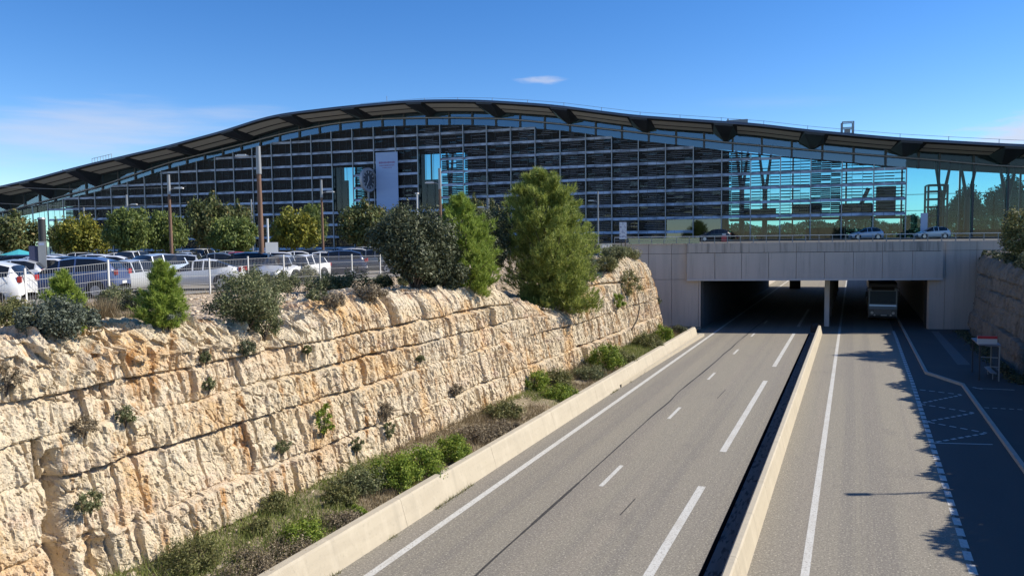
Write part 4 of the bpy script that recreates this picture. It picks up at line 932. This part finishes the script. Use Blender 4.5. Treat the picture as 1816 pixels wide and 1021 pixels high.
q = np.stack([p-s, p+s, p+d*L], 1).reshape(-1, 3); tag(np_mesh('weeds', q, np.arange(len(q)).reshape(-1, 3), L_olive), kind='stuff', label='tiny weeds along the foot of the roadside barrier')
# loose stones on the bank and along the verge
n = 11000; Y = npr.uniform(4, 60, n); t = npr.random(n)**1.5*.75; ed = foot_x(Y)-.20*rock_top(Y)-.5; X = ed+(-27.8-ed)*t; Zs = land(X, Y)
k_ = 700; Y2 = npr.uniform(6, 60, k_); t2 = npr.random(k_); X2 = -12.5+(foot_x(Y2)+12.5)*t2; X = np.concatenate([X, X2]); Y = np.concatenate([Y, Y2]); Zs = np.concatenate([Zs, .48+.35*t2]); n += k_
sz = .025+.085*npr.random(n)**3
g_ = (1+5**.5)/2
base = np.array([(-1, g_, 0), (1, g_, 0), (-1, -g_, 0), (1, -g_, 0), (0, -1, g_), (0, 1, g_), (0, -1, -g_), (0, 1, -g_), (g_, 0, -1), (g_, 0, 1), (-g_, 0, -1), (-g_, 0, 1)])/1.9
tri = np.array([(0, 11, 5), (0, 5, 1), (0, 1, 7), (0, 7, 10), (0, 10, 11), (1, 5, 9), (5, 11, 4), (11, 10, 2), (10, 7, 6), (7, 1, 8), (3, 9, 4), (3, 4, 2), (3, 2, 6), (3, 6, 8), (3, 8, 9), (4, 9, 5), (2, 4, 11), (6, 2, 10), (8, 6, 7), (9, 8, 1)])
an = npr.uniform(0, 6.283, n); ca, sa = np.cos(an)[:, None], np.sin(an)[:, None]; bx = base[None]*(.7+.6*npr.random((n, 12, 1)))*np.stack([.7+.6*npr.random(n), .6+.5*npr.random(n), .35+.4*npr.random(n)], 1)[:, None, :]
bx = np.stack([bx[..., 0]*ca-bx[..., 1]*sa, bx[..., 0]*sa+bx[..., 1]*ca, bx[..., 2]+.25*(bx[..., 0]*(npr.random((n, 1))-.5))], -1)
v = bx*sz[:, None, None]+np.stack([X, Y, Zs], 1)[:, None, :]
f = (tri[None]+np.arange(n)[:, None, None]*12).reshape(-1, 3)
tag(np_mesh('rubble', v.reshape(-1, 3), f, M_rubble), kind='stuff', label='loose limestone rubble on the bank and verge')

# right hand cutting: tree, scrub, shade
TR = empty('dark_tree', (11.7, 62.5, 6.2)); rng = random.Random(77); cl = [(c, q) for c, q in oval_clumps(rng, 2.0, 2.2, 2.1, 34, .75, .3, .25)]
trunk_mesh(2.4, .16, [c for c, _ in cl[3:24:4]], TR); leaf_mesh('crown', cl, 420, .17, L_olive, TR, .5, .3); tag(TR, 'rounded olive tree on top of the shaded rock beside the bridge', 'tree')
n = 42000; Y = npr.uniform(4, 75, n); e = 8.9+.10*6+.4; X = e+np.abs(npr.normal(size=n))*.9; hgt_ = .25+1.0*vn(Y*.9, Y*0, 66)**2; p = np.stack([X, Y, 6.1+hgt_*npr.random(n)], 1)
a = unit(npr.normal(size=(n, 3))); b_ = unit(np.cross(a, npr.normal(size=(n, 3)))); s = .12
v = np.stack([p-a*s, p+b_*s*.6, p+a*s, p-b_*s*.6], 1).reshape(-1, 3); tag(np_mesh('scrub', v, np.arange(4*n).reshape(-1, 4), L_oak), kind='stuff', label='dark scrub along the top of the shaded rock')
n = 5000; Y = npr.uniform(48, 73, n); X = 8.75-np.abs(npr.normal(size=n))*.35; p = np.stack([X, Y, .13+.45*npr.random(n)*vn(Y*.8, Y*0, 67)], 1)
a = unit(npr.normal(size=(n, 3))); b_ = unit(np.cross(a, npr.normal(size=(n, 3)))); s = .08
v = np.stack([p-a*s, p+b_*s*.6, p+a*s, p-b_*s*.6], 1).reshape(-1, 3); tag(np_mesh('weeds', v, np.arange(4*n).reshape(-1, 4), L_oak), kind='stuff', label='weeds at the foot of the shaded rock')
# ivy-like shade plants at the far rock corner
q = Vector((-16.2, 63.6, 2.2)); shrub('verge_bush', q+Vector((0, 0, -1.8)), 1.0, 2.2, L_oak, 'dark climbing bush in the gap between rock and bridge', None, 91, 26, 230, .14, .3, .5, 'bush')

# trees behind the station seen through the glass
btr = None
for i, (px, d, wdt, ty, lab) in enumerate(((1712, 170, 60, 338, 'green tree seen through the clear glass beside the tree column'), (1786, 165, 70, 322, 'tallest tree seen through the glass near the end of the facade'), (1622, 190, 56, 384, 'low trees behind the glass by the light panel'), (1540, 190, 60, 388, 'bush behind the glass under the upper floor'), (1850, 160, 60, 345, 'tree behind the glass beyond the picture edge'), (1440, 180, 70, 392, 'low bush behind the ground floor glass'), (1670, 185, 60, 368, 'mid height tree behind the lift cage'), (1750, 185, 50, 365, 'small tree between the two taller ones behind the glass'))):
    put_tree('far', px, d, wdt, ty, lab, 7.2, 'tree', 'trees behind the station')

n = 26000; X = npr.uniform(-70, 75, n); Y = 185+npr.normal(size=n)*4; hh2 = 2.2+3.2*vn(X*.12, X*0, 71)+1.6*vn(X*.5, X*0, 72); p = np.stack([X, Y, 7.0+hh2*npr.random(n)], 1)
a = unit(npr.normal(size=(n, 3))); b_ = unit(np.cross(a, npr.normal(size=(n, 3)))); s = .45
v = np.stack([p-a*s, p+b_*s*.6, p+a*s, p-b_*s*.6], 1).reshape(-1, 3); tag(np_mesh('treeline', v, np.arange(4*n).reshape(-1, 4), leaf('shaded_scrub_leaves', (.02, .03, .012), (.06, .075, .025), (.10, .11, .04), .2)), kind='stuff', label='dark line of scrub seen through the glass behind the station')
# ------------------------------------------------------------------ cars
PAINTS = dict(white=(.72, .72, .72), silver=(.50, .52, .54), grey=(.16, .17, .18), black=(.018, .018, .02), blue=(.06, .09, .20), red=(.42, .03, .035), lightblue=(.42, .50, .62), darkblue=(.025, .035, .08), beige=(.45, .41, .33), greyblue=(.22, .27, .33))
def paint(c):
    n = c+'_car_paint'
    if n not in MATS:
        m = mat(n, PAINTS[c], .32, .25 if c in ('silver', 'grey', 'greyblue') else 0.); m.node_tree.nodes['Principled BSDF'].inputs['Coat Weight'].default_value = .7; m.node_tree.nodes['Principled BSDF'].inputs['Coat Roughness'].default_value = .06
    return MATS[n]
# stations: x, belt z, top z, roof half width; w = half width
CARS = {
 'hatchback': (1.76, [(-2.0, .42, .46, .60), (-1.95, .62, .68, .66), (-1.5, .72, .82, .70), (-.95, .86, .96, .70), (-.55, .90, 1.16, .66), (-.05, .92, 1.42, .60), (.5, .94, 1.49, .59), (1.15, .97, 1.46, .58), (1.62, 1.0, 1.32, .58), (1.9, .98, 1.02, .60), (2.0, .72, .78, .62), (2.0, .45, .5, .60)], (3, 8), (3, 5), (8, 9), (-1.25, 1.25)),
 'coupe': (1.84, [(-2.25, .42, .46, .6), (-2.2, .60, .64, .68), (-1.6, .70, .80, .72), (-.95, .84, .93, .72), (-.5, .88, 1.12, .66), (.0, .91, 1.38, .60), (.5, .93, 1.44, .59), (1.1, .98, 1.38, .58), (1.7, 1.06, 1.18, .62), (2.15, 1.02, 1.06, .66), (2.28, .75, .8, .66), (2.28, .45, .5, .62)], (3, 8), (3, 5), (7, 9), (-1.4, 1.35)),
 'estate': (1.80, [(-2.25, .42, .46, .6), (-2.2, .62, .68, .68), (-1.7, .74, .84, .72), (-1.05, .88, .98, .72), (-.65, .91, 1.18, .66), (-.15, .93, 1.44, .61), (.5, .95, 1.51, .60), (1.4, .97, 1.49, .59), (1.95, .99, 1.42, .58), (2.18, .98, 1.04, .62), (2.25, .72, .78, .64), (2.25, .45, .5, .62)], (3, 8), (3, 5), (8, 9), (-1.4, 1.4)),
 'suv': (1.86, [(-2.2, .5, .56, .64), (-2.15, .78, .86, .72), (-1.6, .92, 1.02, .76), (-1.0, 1.02, 1.12, .76), (-.6, 1.04, 1.34, .70), (-.15, 1.06, 1.60, .65), (.5, 1.08, 1.67, .64), (1.3, 1.11, 1.64, .63), (1.85, 1.14, 1.50, .62), (2.12, 1.12, 1.18, .66), (2.2, .82, .9, .68), (2.2, .5, .55, .66)], (3, 8), (3, 5), (8, 9), (-1.35, 1.35)),
 'van': (1.95, [(-2.4, .5, .56, .70), (-2.35, .85, .95, .78), (-1.9, 1.05, 1.12, .80), (-1.5, 1.10, 1.40, .76), (-.95, 1.12, 1.86, .72), (-.4, 1.14, 1.95, .72), (.5, 1.14, 1.97, .72), (1.6, 1.14, 1.96, .72), (2.3, 1.14, 1.92, .71), (2.42, 1.1, 1.6, .72), (2.45, .8, .9, .74), (2.45, .5, .55, .72)], (2, 6), (2, 4), (8, 9), (-1.55, 1.5)),
}
proto = {}
def make_car(kind):
    wd, S, side, front, rear, axl = CARS[kind]; hw_ = wd/2; root = empty('parked_car')
    rings = []
    for x, zb, zt, wr in S:
        endk = .9 if (x == S[0][0] or x == S[-1][0]) else 1.0
        wb = hw_*endk*(.96 if abs(x) > 1.9 else 1)
        zl = .30 if abs(x) < 1.9 else .36
        half = [(wb*.80, .22), (wb*.97, zl), (wb*1.0, zl+(zb-zl)*.55), (wb*.955, zb), (min(wr*1.06, wb*.93), zt-.055), (wr*.62, zt-.008), (0, zt+.006)]
        rings.append([(x, -y, z) for y, z in half]+[(x, y, z) for y, z in half[-2::-1]])
    n = len(rings[0]); body, win = MB(), MB(); V = [p for r in rings for p in r]; bf, wf = [], []
    for i in range(len(S)-1):
        for k in range(n-1):
            f = (i*n+k, (i+1)*n+k, (i+1)*n+k+1, i*n+k+1); isw = False
            if k in (3, 8) and side[0] <= i < side[1]: isw = True
            if k in (4, 5, 6, 7) and front[0] <= i < front[1]: isw = True
            if k in (4, 5, 6, 7) and rear[0] <= i < rear[1]: isw = True
            (wf if isw else bf).append(f)
    bf.append(tuple(range(n))[::-1]); bf.append(tuple(range((len(S)-1)*n, len(S)*n)))
    bf += [(i*n, i*n+n-1, (i+1)*n+n-1, (i+1)*n) for i in range(len(S)-1)]
    body.add(V, bf, True)
    # pillars, sill line and arches proud of the shell
    for i in range(side[0]+1, side[1]+1):
        if i in (side[0]+2, side[0]+3, side[1]):
            for s_ in (0, 1):
                a = rings[i][3 if not s_ else n-4]; c = rings[i][4 if not s_ else n-5]; sg = -1 if not s_ else 1
                body.prism([(a[0]-.035, a[1]+sg*.004, a[2]), (a[0]+.035, a[1]+sg*.004, a[2]), (c[0]+.03, c[1]+sg*.006, c[2]), (c[0]-.03, c[1]+sg*.006, c[2])], (0, -sg*.02, 0))
    bo = body.build('body', M_white, root); bo.material_slots[0].link = 'OBJECT'
    ed = bo.data.edges
    win.add(V, wf, False); win.build('windows', M_carglass, root)
    for ax in axl:
        for sg in (-1, 1):
            m = MB(); m.disc((ax, sg*(hw_-.09), .32), (0, 1, 0), .32, 20, .22); ty = m.build('wheel', M_black, root)
            m = MB(); m.disc((ax, sg*(hw_+.022), .32), (0, 1, 0), .21, 14, .012)
            m.build('rim', M_rim, ty)
            m = MB(); m.disc((ax, sg*(hw_-.012), .36), (0, 1, 0), .39, 20, .03); m.build('wheel_arch', M_black, ty)
    zf = S[1][1]; zr = S[-3][1]-.08
    for sg in (-1, 1):
        m = MB(); m.box((S[1][0]+.04, sg*hw_*.70, zf-.03), (.16, .36, .13), sg*.25); m.build('headlight', M_lamp, root)
        m = MB(); m.box((S[-2][0]-.045, sg*hw_*.80, zr), (.13, .24, .20), -sg*.2); m.build('tail_light', M_tail, root)
        m = MB(); xm = S[front[0]][0]+.32; m.box((xm, sg*(hw_+.07), S[front[0]][1]+.09), (.12, .18, .12)); m.build('mirror', M_black, root)
    m = MB(); m.box((S[-1][0]+.012, 0, .62), (.02, .5, .11)); m.box((S[0][0]-.012, 0, .40), (.02, .5, .11)); m.build('number_plate', M_plate, root)
    m = MB(); m.box((S[-1][0]-.05, 0, .36), (.12, hw_*1.72, .16)); m.box((S[0][0]+.05, 0, .32), (.12, hw_*1.72, .12)); m.build('bumper', M_black, root)
    return root
def put_car(kind, col, px, d, yaw, label, z=6.0, group='cars parked in the car park'):
    if kind not in proto: o = proto[kind] = make_car(kind)
    else: o = copy_tree(proto[kind])
    for ch in o.children:
        if ch.name.startswith('body'): ch.material_slots[0].link = 'OBJECT'; ch.material_slots[0].material = paint(col)
    p = atd(px, d, z); o.location = p; o.rotation_euler = (0, 0, R_(24.8+yaw)); o.scale = (1.02, 1.03, 1.10); tag(o, label, 'car', group); return o
for row in (
 ('suv', 'white', -66, 27.5, 14, 'white car with red tail lamps cut off by the picture edge'),
 ('suv', 'blue', 128, 33.5, 8, 'dark blue tall car parked side on behind the first young pine'),
 ('hatchback', 'silver', 216, 36, 74, 'silver hatchback seen from behind next to the dark blue one'),
 ('suv', 'lightblue', 262, 41, 60, 'pale blue grey car partly hidden by the second young pine'),
 ('coupe', 'white', 350, 38.5, 10, 'big white coupe with sloping tail behind the second young pine'),
 ('suv', 'black', 425, 45, 10, 'black tall estate car beside the tallest lamp pole'),
 ('hatchback', 'silver', 496, 44, 80, 'silver hatchback rear end behind the white pole'),
 ('hatchback', 'white', 530, 45, 65, 'white hatchback with sloping rear behind the feathery bush'),
 ('suv', 'darkblue', 590, 49, 8, 'dark blue off roader behind the fence posts'),
 ('hatchback', 'greyblue', 566, 66, 20, 'grey blue hatchback showing its roof beyond the dark blue off roader at the posts'),
 ('suv', 'grey', 655, 55, 6, 'dark off roader near the end of the fence'),
 ('estate', 'black', 100, 47, 6, 'black estate behind the grey totem'),
 ('hatchback', 'silver', 42, 46, 15, 'silver hatchback just left of the totem'),
 ('estate', 'white', 150, 56, 4, 'white estate in the second row behind the dark blue hatchback'),
 ('suv', 'white', 226, 60, 78, 'white off roader in the second row under the dark green tree'),
 ('hatchback', 'white', 196, 66, 15, 'white hatchback in the third row beside the white off roader'),
 ('hatchback', 'silver', 268, 58, 10, 'silver hatchback in the second row before the round tree'),
 ('estate', 'silver', 322, 62, 86, 'silver estate facing the aisle beyond the white coupe'),
 ('suv', 'white', 352, 76, 82, 'white car with dark windows under the tall brownish tree'),
 ('hatchback', 'red', 408, 63, 20, 'red car with its roof above the black estate'),
 ('hatchback', 'grey', 372, 58, 14, 'dark grey hatchback in front of the red car'),
 ('hatchback', 'silver', 318, 82, 14, 'small silver car farthest under the round green tree'),
 ('estate', 'white', 130, 70, 10, 'white estate in the third row below the yellow green tree'),
 ('hatchback', 'silver', 84, 62, 10, 'silver car in the third row behind the totem'),
 ('estate', 'black', 20, 58, 8, 'black estate under the teal parasol'),
 ('estate', 'white', 58, 52, 6, 'white estate between the totem and the teal parasol'),
 ('hatchback', 'white', 512, 62, 15, 'white car whose roof shows behind the white box'),
 ('hatchback', 'black', 540, 74, 8, 'black car beneath the bright yellow tree'),
 ('suv', 'silver', 636, 76, 8, 'silver off roader with roof glinting below the wide dark tree'),
 ('estate', 'black', 672, 80, 8, 'black estate at the end of the row beside the holm oak'),
 ('hatchback', 'white', 584, 84, 80, 'white car at the foot of the third brown lamp pole'),
 ('hatchback', 'white', 620, 70, 12, 'white hatchback between dark off roader and silver off roader'),
 ('hatchback', 'grey', 690, 66, 10, 'grey car almost hidden by the holm oak'),
 ('estate', 'silver', 450, 66, 10, 'silver estate behind the tallest lamp pole'),
 ('hatchback', 'silver', 8, 40, 20, 'silver roof showing above the white cut off car'),
 ('hatchback', 'white', 180, 50, 12, 'white hatchback in the second row above the dark blue tall car'),
 ('estate', 'silver', 296, 50, 14, 'silver estate right behind the second young pine'),
 ('hatchback', 'white', 62, 42, 20, 'white hatchback at the foot of the grey totem'),
 ('estate', 'white', 470, 56, 12, 'white estate between the tallest lamp pole and the silver rear end'),
 ('hatchback', 'white', 556, 56, 16, 'white hatchback behind the white one with sloping rear'),
 ('suv', 'white', 612, 60, 14, 'white off roader in the second row behind the fence posts'),
 ('hatchback', 'silver', 392, 70, 16, 'silver hatchback in the third row left of the red car'),
): put_car(*row)
put_car('hatchback', 'lightblue', 1535, 99, -6, 'pale blue hatchback standing on the forecourt left of the other', 7.78, 'cars on the forecourt')
put_car('hatchback', 'white', 1652, 98, -6, 'pale white car with open tail on the forecourt nearer the light panel', 7.78, 'cars on the forecourt')
put_car('hatchback', 'black', 1265, 96, -4, 'dark car standing low on the forecourt before blue glass', 7.78, 'cars on the forecourt')

# ------------------------------------------------------------------ coach in the tunnel
bus = empty('coach', (2.72, 80.0, 0)); tag(bus, 'grey coach with wide dark windscreen standing in the tunnel', 'bus')
M_bus = mat('coach_paint', (.13, .14, .155), .35, .2)
m = MB(); prof = [(0, .35), (-.06, .5), (-.10, 1.2), (-.02, 1.75), (.10, 3.2), (.30, 3.62), (.6, 3.72), (11.6, 3.72), (11.9, 3.4), (11.95, .35)]
hwb = 1.25
v = []
for x_, k_ in ((-hwb, 0), (hwb, 0)): v += [(x_, y_, z_) for y_, z_ in prof]
nP = len(prof); m.add(v, [tuple(range(nP)), tuple(range(nP, 2*nP))[::-1]]+[(i, nP+i, nP+(i+1) % nP, (i+1) % nP) for i in range(nP)]); m.build('body', M_bus, bus)
def on_front(z): 
    zz_ = [q[1] for q in prof[:6]]; yy_ = [q[0] for q in prof[:6]]; return float(np.interp(z, zz_, yy_))
def front_panel(name, x0, x1, z0, z1, mt, off=.015):
    q = MB(); zs = np.linspace(z0, z1, 4); vs = []
    for z in zs: vs += [(x0, on_front(z)-off, z), (x1, on_front(z)-off, z)]
    q.add(vs, [(2*i, 2*i+1, 2*i+3, 2*i+2) for i in range(3)]); return q.build(name, mt, bus)
front_panel('windscreen', -1.13, 1.13, 1.72, 2.95, mat('coach_windscreen', (.012, .022, .04), .25, spec=.15)); front_panel('destination_display', -1.0, 1.0, 3.02, 3.35, M_black)
front_panel('front_trim', -1.18, 1.18, 1.50, 1.62, M_rim); front_panel('grille', -.75, .75, .72, 1.15, mat('coach_grille', (.20, .21, .22), .5), .02)
for sx__ in (-1, 1):
    q = MB(); q.disc((sx__*.92, on_front(.85)-.03, .85), (0, 1, 0), .13, 14, .05); q.disc((sx__*.70, on_front(.62)-.03, .62), (0, 1, 0), .09, 12, .05); q.build('headlight', M_lamp, bus)
    q = MB(); q.tube([(sx__*1.2, .1, 3.3), (sx__*1.42, -.35, 3.2), (sx__*1.42, -.4, 2.9)], .035, 6); q.box((sx__*1.42, -.4, 2.65), (.2, .12, .5)); q.build('mirror', M_black, bus)
    q = MB(); q.b2((sx__*1.252, .6, 1.75), (sx__*1.265, 11.4, 2.95)); q.build('side_windows', M_carglass, bus)
    for yy in (2.4, 8.6):
        q = MB(); q.disc((sx__*1.13, yy, .48), (1, 0, 0), .48, 20, .28); q.build('wheel', M_black, bus)
q = MB(); q.box((0, on_front(.55)-.03, .47), (2.3, .06, .16)); q.build('bumper', M_black, bus); q = MB(); q.box((.1, on_front(.6)-.08, .62), (.52, .02, .11)); q.build('number_plate', M_plate, bus)
for sx__ in (-.4, .35):
    q = MB(); q.tube([(sx__, on_front(1.74)-.03, 1.74), (sx__+.45, on_front(2.2)-.03, 2.2)], .015, 4); q.build('wiper', M_black, bus)

# ------------------------------------------------------------------ fence
fr = empty('mesh_fence', (-28, 26, 6.0)); tag(fr, 'long white wire mesh fence with white posts along the car park', 'fence'); fl = fr.location
fy = [8.5, 12, 15, 17.4, 20.8, 23.4, 26.1, 28.6, 31.2, 34.2, 37.2, 40.2, 43.2, 46.2]
fz_ = lambda y: float(np.interp(y, FZ_Y, FZ_Z))-.06
for y in fy:
    m = MB(); m.box(Vector((-28, y, fz_(y)+.82))-fl, (.065, .065, 1.72)); m.build('post', M_white, fr)
M_wire = mat('fence_wire', (.32, .33, .35), .5, .2)
for y0, y1 in zip(fy[:-1], fy[1:]):
    m = MB(); k = y0+.05
    while k < y1:
        z = float(np.interp(k, [y0, y1], [fz_(y0), fz_(y1)])); m.box(Vector((-28, k, z+.80))-fl, (.007, .008, 1.5)); k += .10
    for h in (.08, .45, .85, 1.2, 1.55):
        a = Vector((-28.012, y0, fz_(y0)+h)); c = Vector((-28.012, y1, fz_(y1)+h)); m.tube([a-fl, c-fl], .012, 4, cap=False)
    m.build('mesh_panel', M_wire, fr)

# ------------------------------------------------------------------ poles, signs, small things
def lamp_pole(base, h, r, label, side_, mt=M_wood, arm=.9, group='lamp poles in the car park', hz=None):
    o = empty('lamp_pole', base); tag(o, label, 'lamp pole', group); hz = hz or h*.90
    m = MB(); m.tube([(0, 0, -.3), (-.0, 0, h*.5), (-.03*r/.15, 0, h)], [r, r*.88, r*.7], 10); m.build('pole', mt, o)
    s = Vector((math.cos(PSI), math.sin(PSI), 0))*side_
    m = MB(); m.tube([(0, 0, hz-.15), s*arm*.5+Vector((0, 0, hz-.02)), s*arm+Vector((0, 0, hz))], [.045, .04, .035], 6); m.build('arm', M_grey, o)
    m = MB(); rz = PSI; m.box(s*(arm+.28)+Vector((0, 0, hz+.02)), (.72, .26, .10), rz); m.box(s*(arm+.28)+Vector((0, 0, hz+.085)), (.5, .18, .05), rz); m.build('lamp_head', M_white, o)
    m = MB(); m.tube([(0, 0, h*.80), (0, 0, h)], [r*.95, r*.8], 10); m.build('pole_top', M_grey, o)
    return o
def top_z(px, py, d): return CAM_H+(417+.012*(1513-px)-py)*d/FPX
for px, d, ty, r, sd, lab in ((466, 46, 262, .17, -1, 'tallest brown lamp pole beside the white pole at the fence'), (306, 62, 311, .15, 1, 'second brown lamp pole rising from the round green tree'), (574, 71, 320, .13, 1, 'third brown lamp pole left of the wide dark tree'), (230, 87, 346, .13, 1, 'grey lamp pole above the dark green tree'), (153, 112, 368, .14, 1, 'short distant lamp pole above the yellow green tree'), (449, 100, 354, .13, -1, 'thin distant lamp pole just left of the tallest one'), (783, 60, 300, .14, -1, 'brown lamp pole standing behind the holm oak'), (868, 78, 352, .09, -1, 'thin pale lamp pole between bright pine and largest pine'), (1061, 90, 340, .11, -1, 'dark lamp pole right behind the largest pine')):
    zt = top_z(px, ty, d); o = lamp_pole(atd(px, d, 5.86), zt-5.86, r, lab, sd, M_wood if r > .12 and px not in (230, 153, 449) else M_grey, .55 if d > 55 else .75, hz=(zt-5.86)*(.93 if d < 60 else .86))
m = MB(); q = atd(742, 74, 5.86); m.tube([(0, 0, 0), (0, 0, top_z(742, 343, 74)-5.86)], .07, 6); m.box((0, 0, top_z(742, 343, 74)-5.9), (.3, .3, .12)); o = m.build('white_post', M_white); o.location = q; tag(o, 'thin white post above the holm oak left of the brown pole', 'post')
wp = empty('signal_pole', atd(478, 44.5, 5.9)); tag(wp, 'slim white pole carrying a pale box beside the tallest lamp pole', 'pole')
m = MB(); m.tube([(0, 0, -.2), (0, 0, top_z(474, 388, 44.5)-5.9)], .06, 8); m.build('pole', M_white, wp)
zb = top_z(478, 448, 44.5)-5.9; m = MB(); m.box(Vector((math.cos(PSI)*.12, math.sin(PSI)*.12, zb+.31))+Vector((0, .12, 0)), (.72, .4, .62), PSI+.35); m.build('equipment_box', M_white, wp)
tt_ = empty('information_totem', atd(74, 41, 5.86), PSI+.5); tag(tt_, 'grey totem with red lines and a dark side in the car park', 'totem')
ht = top_z(74, 428, 41)-5.86; m = MB(); m.box((.12, 0, ht/2), (.36, .34, ht)); m.build('light_panel', M_grey, tt_); m = MB(); m.box((-.28, .05, ht/2-.12), (.42, .30, ht-.25)); m.build('dark_panel', mat('totem_blue', (.035, .04, .085), .5), tt_)
for z in (.62, 1.08): m = MB(); m.box((.12, -.172, z), (.34, .012, .06)); m.build('red_line', M_red, tt_)
m = MB(); m.box((.12, -.172, ht-.15), (.24, .012, .12)); m.build('emblem_plate', mat('totem_emblem', (.25, .3, .45), .5), tt_)
dc = empty('dark_column', atd(79, 60, 5.86)); tag(dc, 'dark round column with a pale cap behind the grey totem', 'column'); hc = top_z(79, 386, 60)-5.86
m = MB(); m.tube([(0, 0, 0), (0, 0, hc-.15)], .27, 12); m.build('shaft', mat('column_black', (.03, .03, .033), .6), dc); m = MB(); m.tube([(0, 0, hc-.15), (0, 0, hc)], [.32, .26], 12); m.build('cap', M_grey, dc)
pa = empty('parasol', atd(36, 66, 5.86)); tag(pa, 'teal parasol opened among the parked cars', 'parasol')
m = MB(); zt = top_z(36, 442, 66)-5.86; k = 10; vs = [(0, 0, zt)]+[(math.cos(i*6.2832/k)*1.5, math.sin(i*6.2832/k)*1.5, zt-.48) for i in range(k)]; m.add(vs, [(0, 1+i, 1+(i+1) % k) for i in range(k)]); m.build('canopy', M_teal, pa); m = MB(); m.tube([(0, 0, 0), (0, 0, zt)], .03, 6); m.build('pole', M_grey, pa)
# information board and cabinet at the end of the rock
ib = empty('information_board', Vector((-17.6, 56.0, 6.75))); tag(ib, 'white patterned board on two dark posts at the end of the rock', 'sign')
def at_loc(px, py, o, dist): return CAM+ray(px, py)*dist
dI = (Vector(ib.location)-CAM).dot(Dv); zc0 = top_z(1105, 424, dI)-6.75; zc1 = top_z(1105, 394, dI)-6.75; p = atd(1105, dI, 6.75)-Vector(ib.location); p.z = 0
m = MB(); m.box(p+Vector((0, 0, (zc0+zc1)/2)), (.56, .05, zc1-zc0), PSI); m.build('board', mat('printed_board', (.70, .70, .74), .6, nz=[((5, 5, 7), .9, (.22, .22, .36), .52, .62)]), ib)
for s_ in (-.2, .2): m = MB(); q = p+r0*s_*.8+Vector((0, .06, 0)); m.tube([q+Vector((0, 0, -.4)), q+Vector((0, 0, zc1))], .045, 6); m.build('post', M_bark, ib)
cb = empty('utility_cabinet', atd(1075, 66, 6.9), PSI+.3); tag(cb, 'small white utility cabinet beside the largest pine', 'cabinet'); m = MB(); m.box((0, 0, .5), (.95, .5, 1.0)); m.build('case', M_white, cb); m = MB(); m.box((0, 0, 1.02), (1.02, .56, .05)); m.build('lid', M_grey, cb); m = MB(); m.box((.02, -.256, .5), (.02, .01, .85)); m.box((.12, -.262, .55), (.04, .02, .12)); m.build('door_handle', M_black, cb)
# panel standing on the forecourt
q = atd(1638, 101, 7.8); fp_ = empty('light_panel', q, FB); tag(fp_, 'tall pale panel standing on the forecourt behind the white car', 'panel'); hp = top_z(1638, 378, 101)-7.8; m = MB(); m.box((0, 0, hp/2), (.85, .12, hp)); m.build('board', mat('pale_panel', (.55, .57, .68), .6), fp_); m = MB(); m.box((0, 0, .06), (1.0, .5, .12)); m.build('base', M_grey, fp_)
q = dp(dpx(1287), -1.4, 7.78); tc_ = empty('traffic_barrier', q, SK); tag(tc_, 'small red and white barrier behind the bridge railing', 'barrier'); m = MB(); m.box((0, 0, .45), (.42, .3, .6)); m.build('red_block', mat('barrier_red', (.6, .08, .07), .5), tc_); m = MB(); m.box((0, 0, .84), (.3, .24, .16)); m.build('white_top', M_white, tc_)

# bus shelter on the pavement
bs = empty('bus_shelter', (7.0, 50.0, .128)); tag(bs, 'open bus shelter with a flat pale roof on the shaded pavement', 'bus shelter')
m = MB(); m.box((0.1, 0, 2.36), (1.45, 3.4, .09)); m.build('roof', mat('shelter_roof', (.16, .17, .20), .5), bs)
for x_, y_ in ((.74, -1.6), (.74, 1.6), (-.52, -1.6), (-.52, 1.6)):
    m = MB(); m.box((x_, y_, 1.16), (.08, .08, 2.32)); m.build('post', M_grey if x_ > 0 else M_steel, bs)
m = MB(); m.box((.76, 0, 1.3), (.02, 3.1, 1.7)); m.build('back_pane', mat('smoked_pane', (.03, .035, .03), .15), bs)
m = MB(); m.box((.45, 0, .46), (.38, 2.6, .05)); m.box((.45, -1, .23), (.06, .06, .44)); m.box((.45, 1, .23), (.06, .06, .44)); m.build('bench', M_grey, bs)
m = MB(); m.box((.1, -1.6, 1.55), (1.1, .03, .05)); m.box((.3, -1.6, .95), (.8, .03, .05)); m.build('side_rail', M_grey, bs)
bs.scale = (.74, .85, .86); sg = empty('stop_sign_panel', (6.95, 48.7, 2.20)); tag(sg, 'small red and white panel standing on the bus shelter roof', 'sign'); m = MB(); m.box((0, 0, .23), (1.0, .04, .46), .2); m.build('white_panel', M_white, sg); m = MB(); m.box((0.004, -.026, .38), (1.0, .02, .16), .2); m.build('red_band', M_red, sg)
# lamp mast above the shaded rock, whose shadow crosses the road
lm_ = lamp_pole((12.9, 33.2, 6.1), 4.4, .07, 'slim grey lamp mast standing on top of the shaded rock', -1, M_grey, 1.0, None, 4.2)
lm_['group'] = ''
# suspended cables over the car park
for y0, y1, lab in ((327, 331, 'thin overhead cable crossing before the low end of the roof'), (357, 360, 'lower thin overhead cable before the low end of the roof')):
    a = CAM+ray(-60, y0)*95; c = CAM+ray(330, y1)*95; m = MB(); m.tube([a.lerp(c, i/8)+Vector((0, 0, -.5*math.sin(i/8*math.pi))) for i in range(9)], .03, 4); tag(m.build('overhead_cable', M_grey), lab, 'cable')
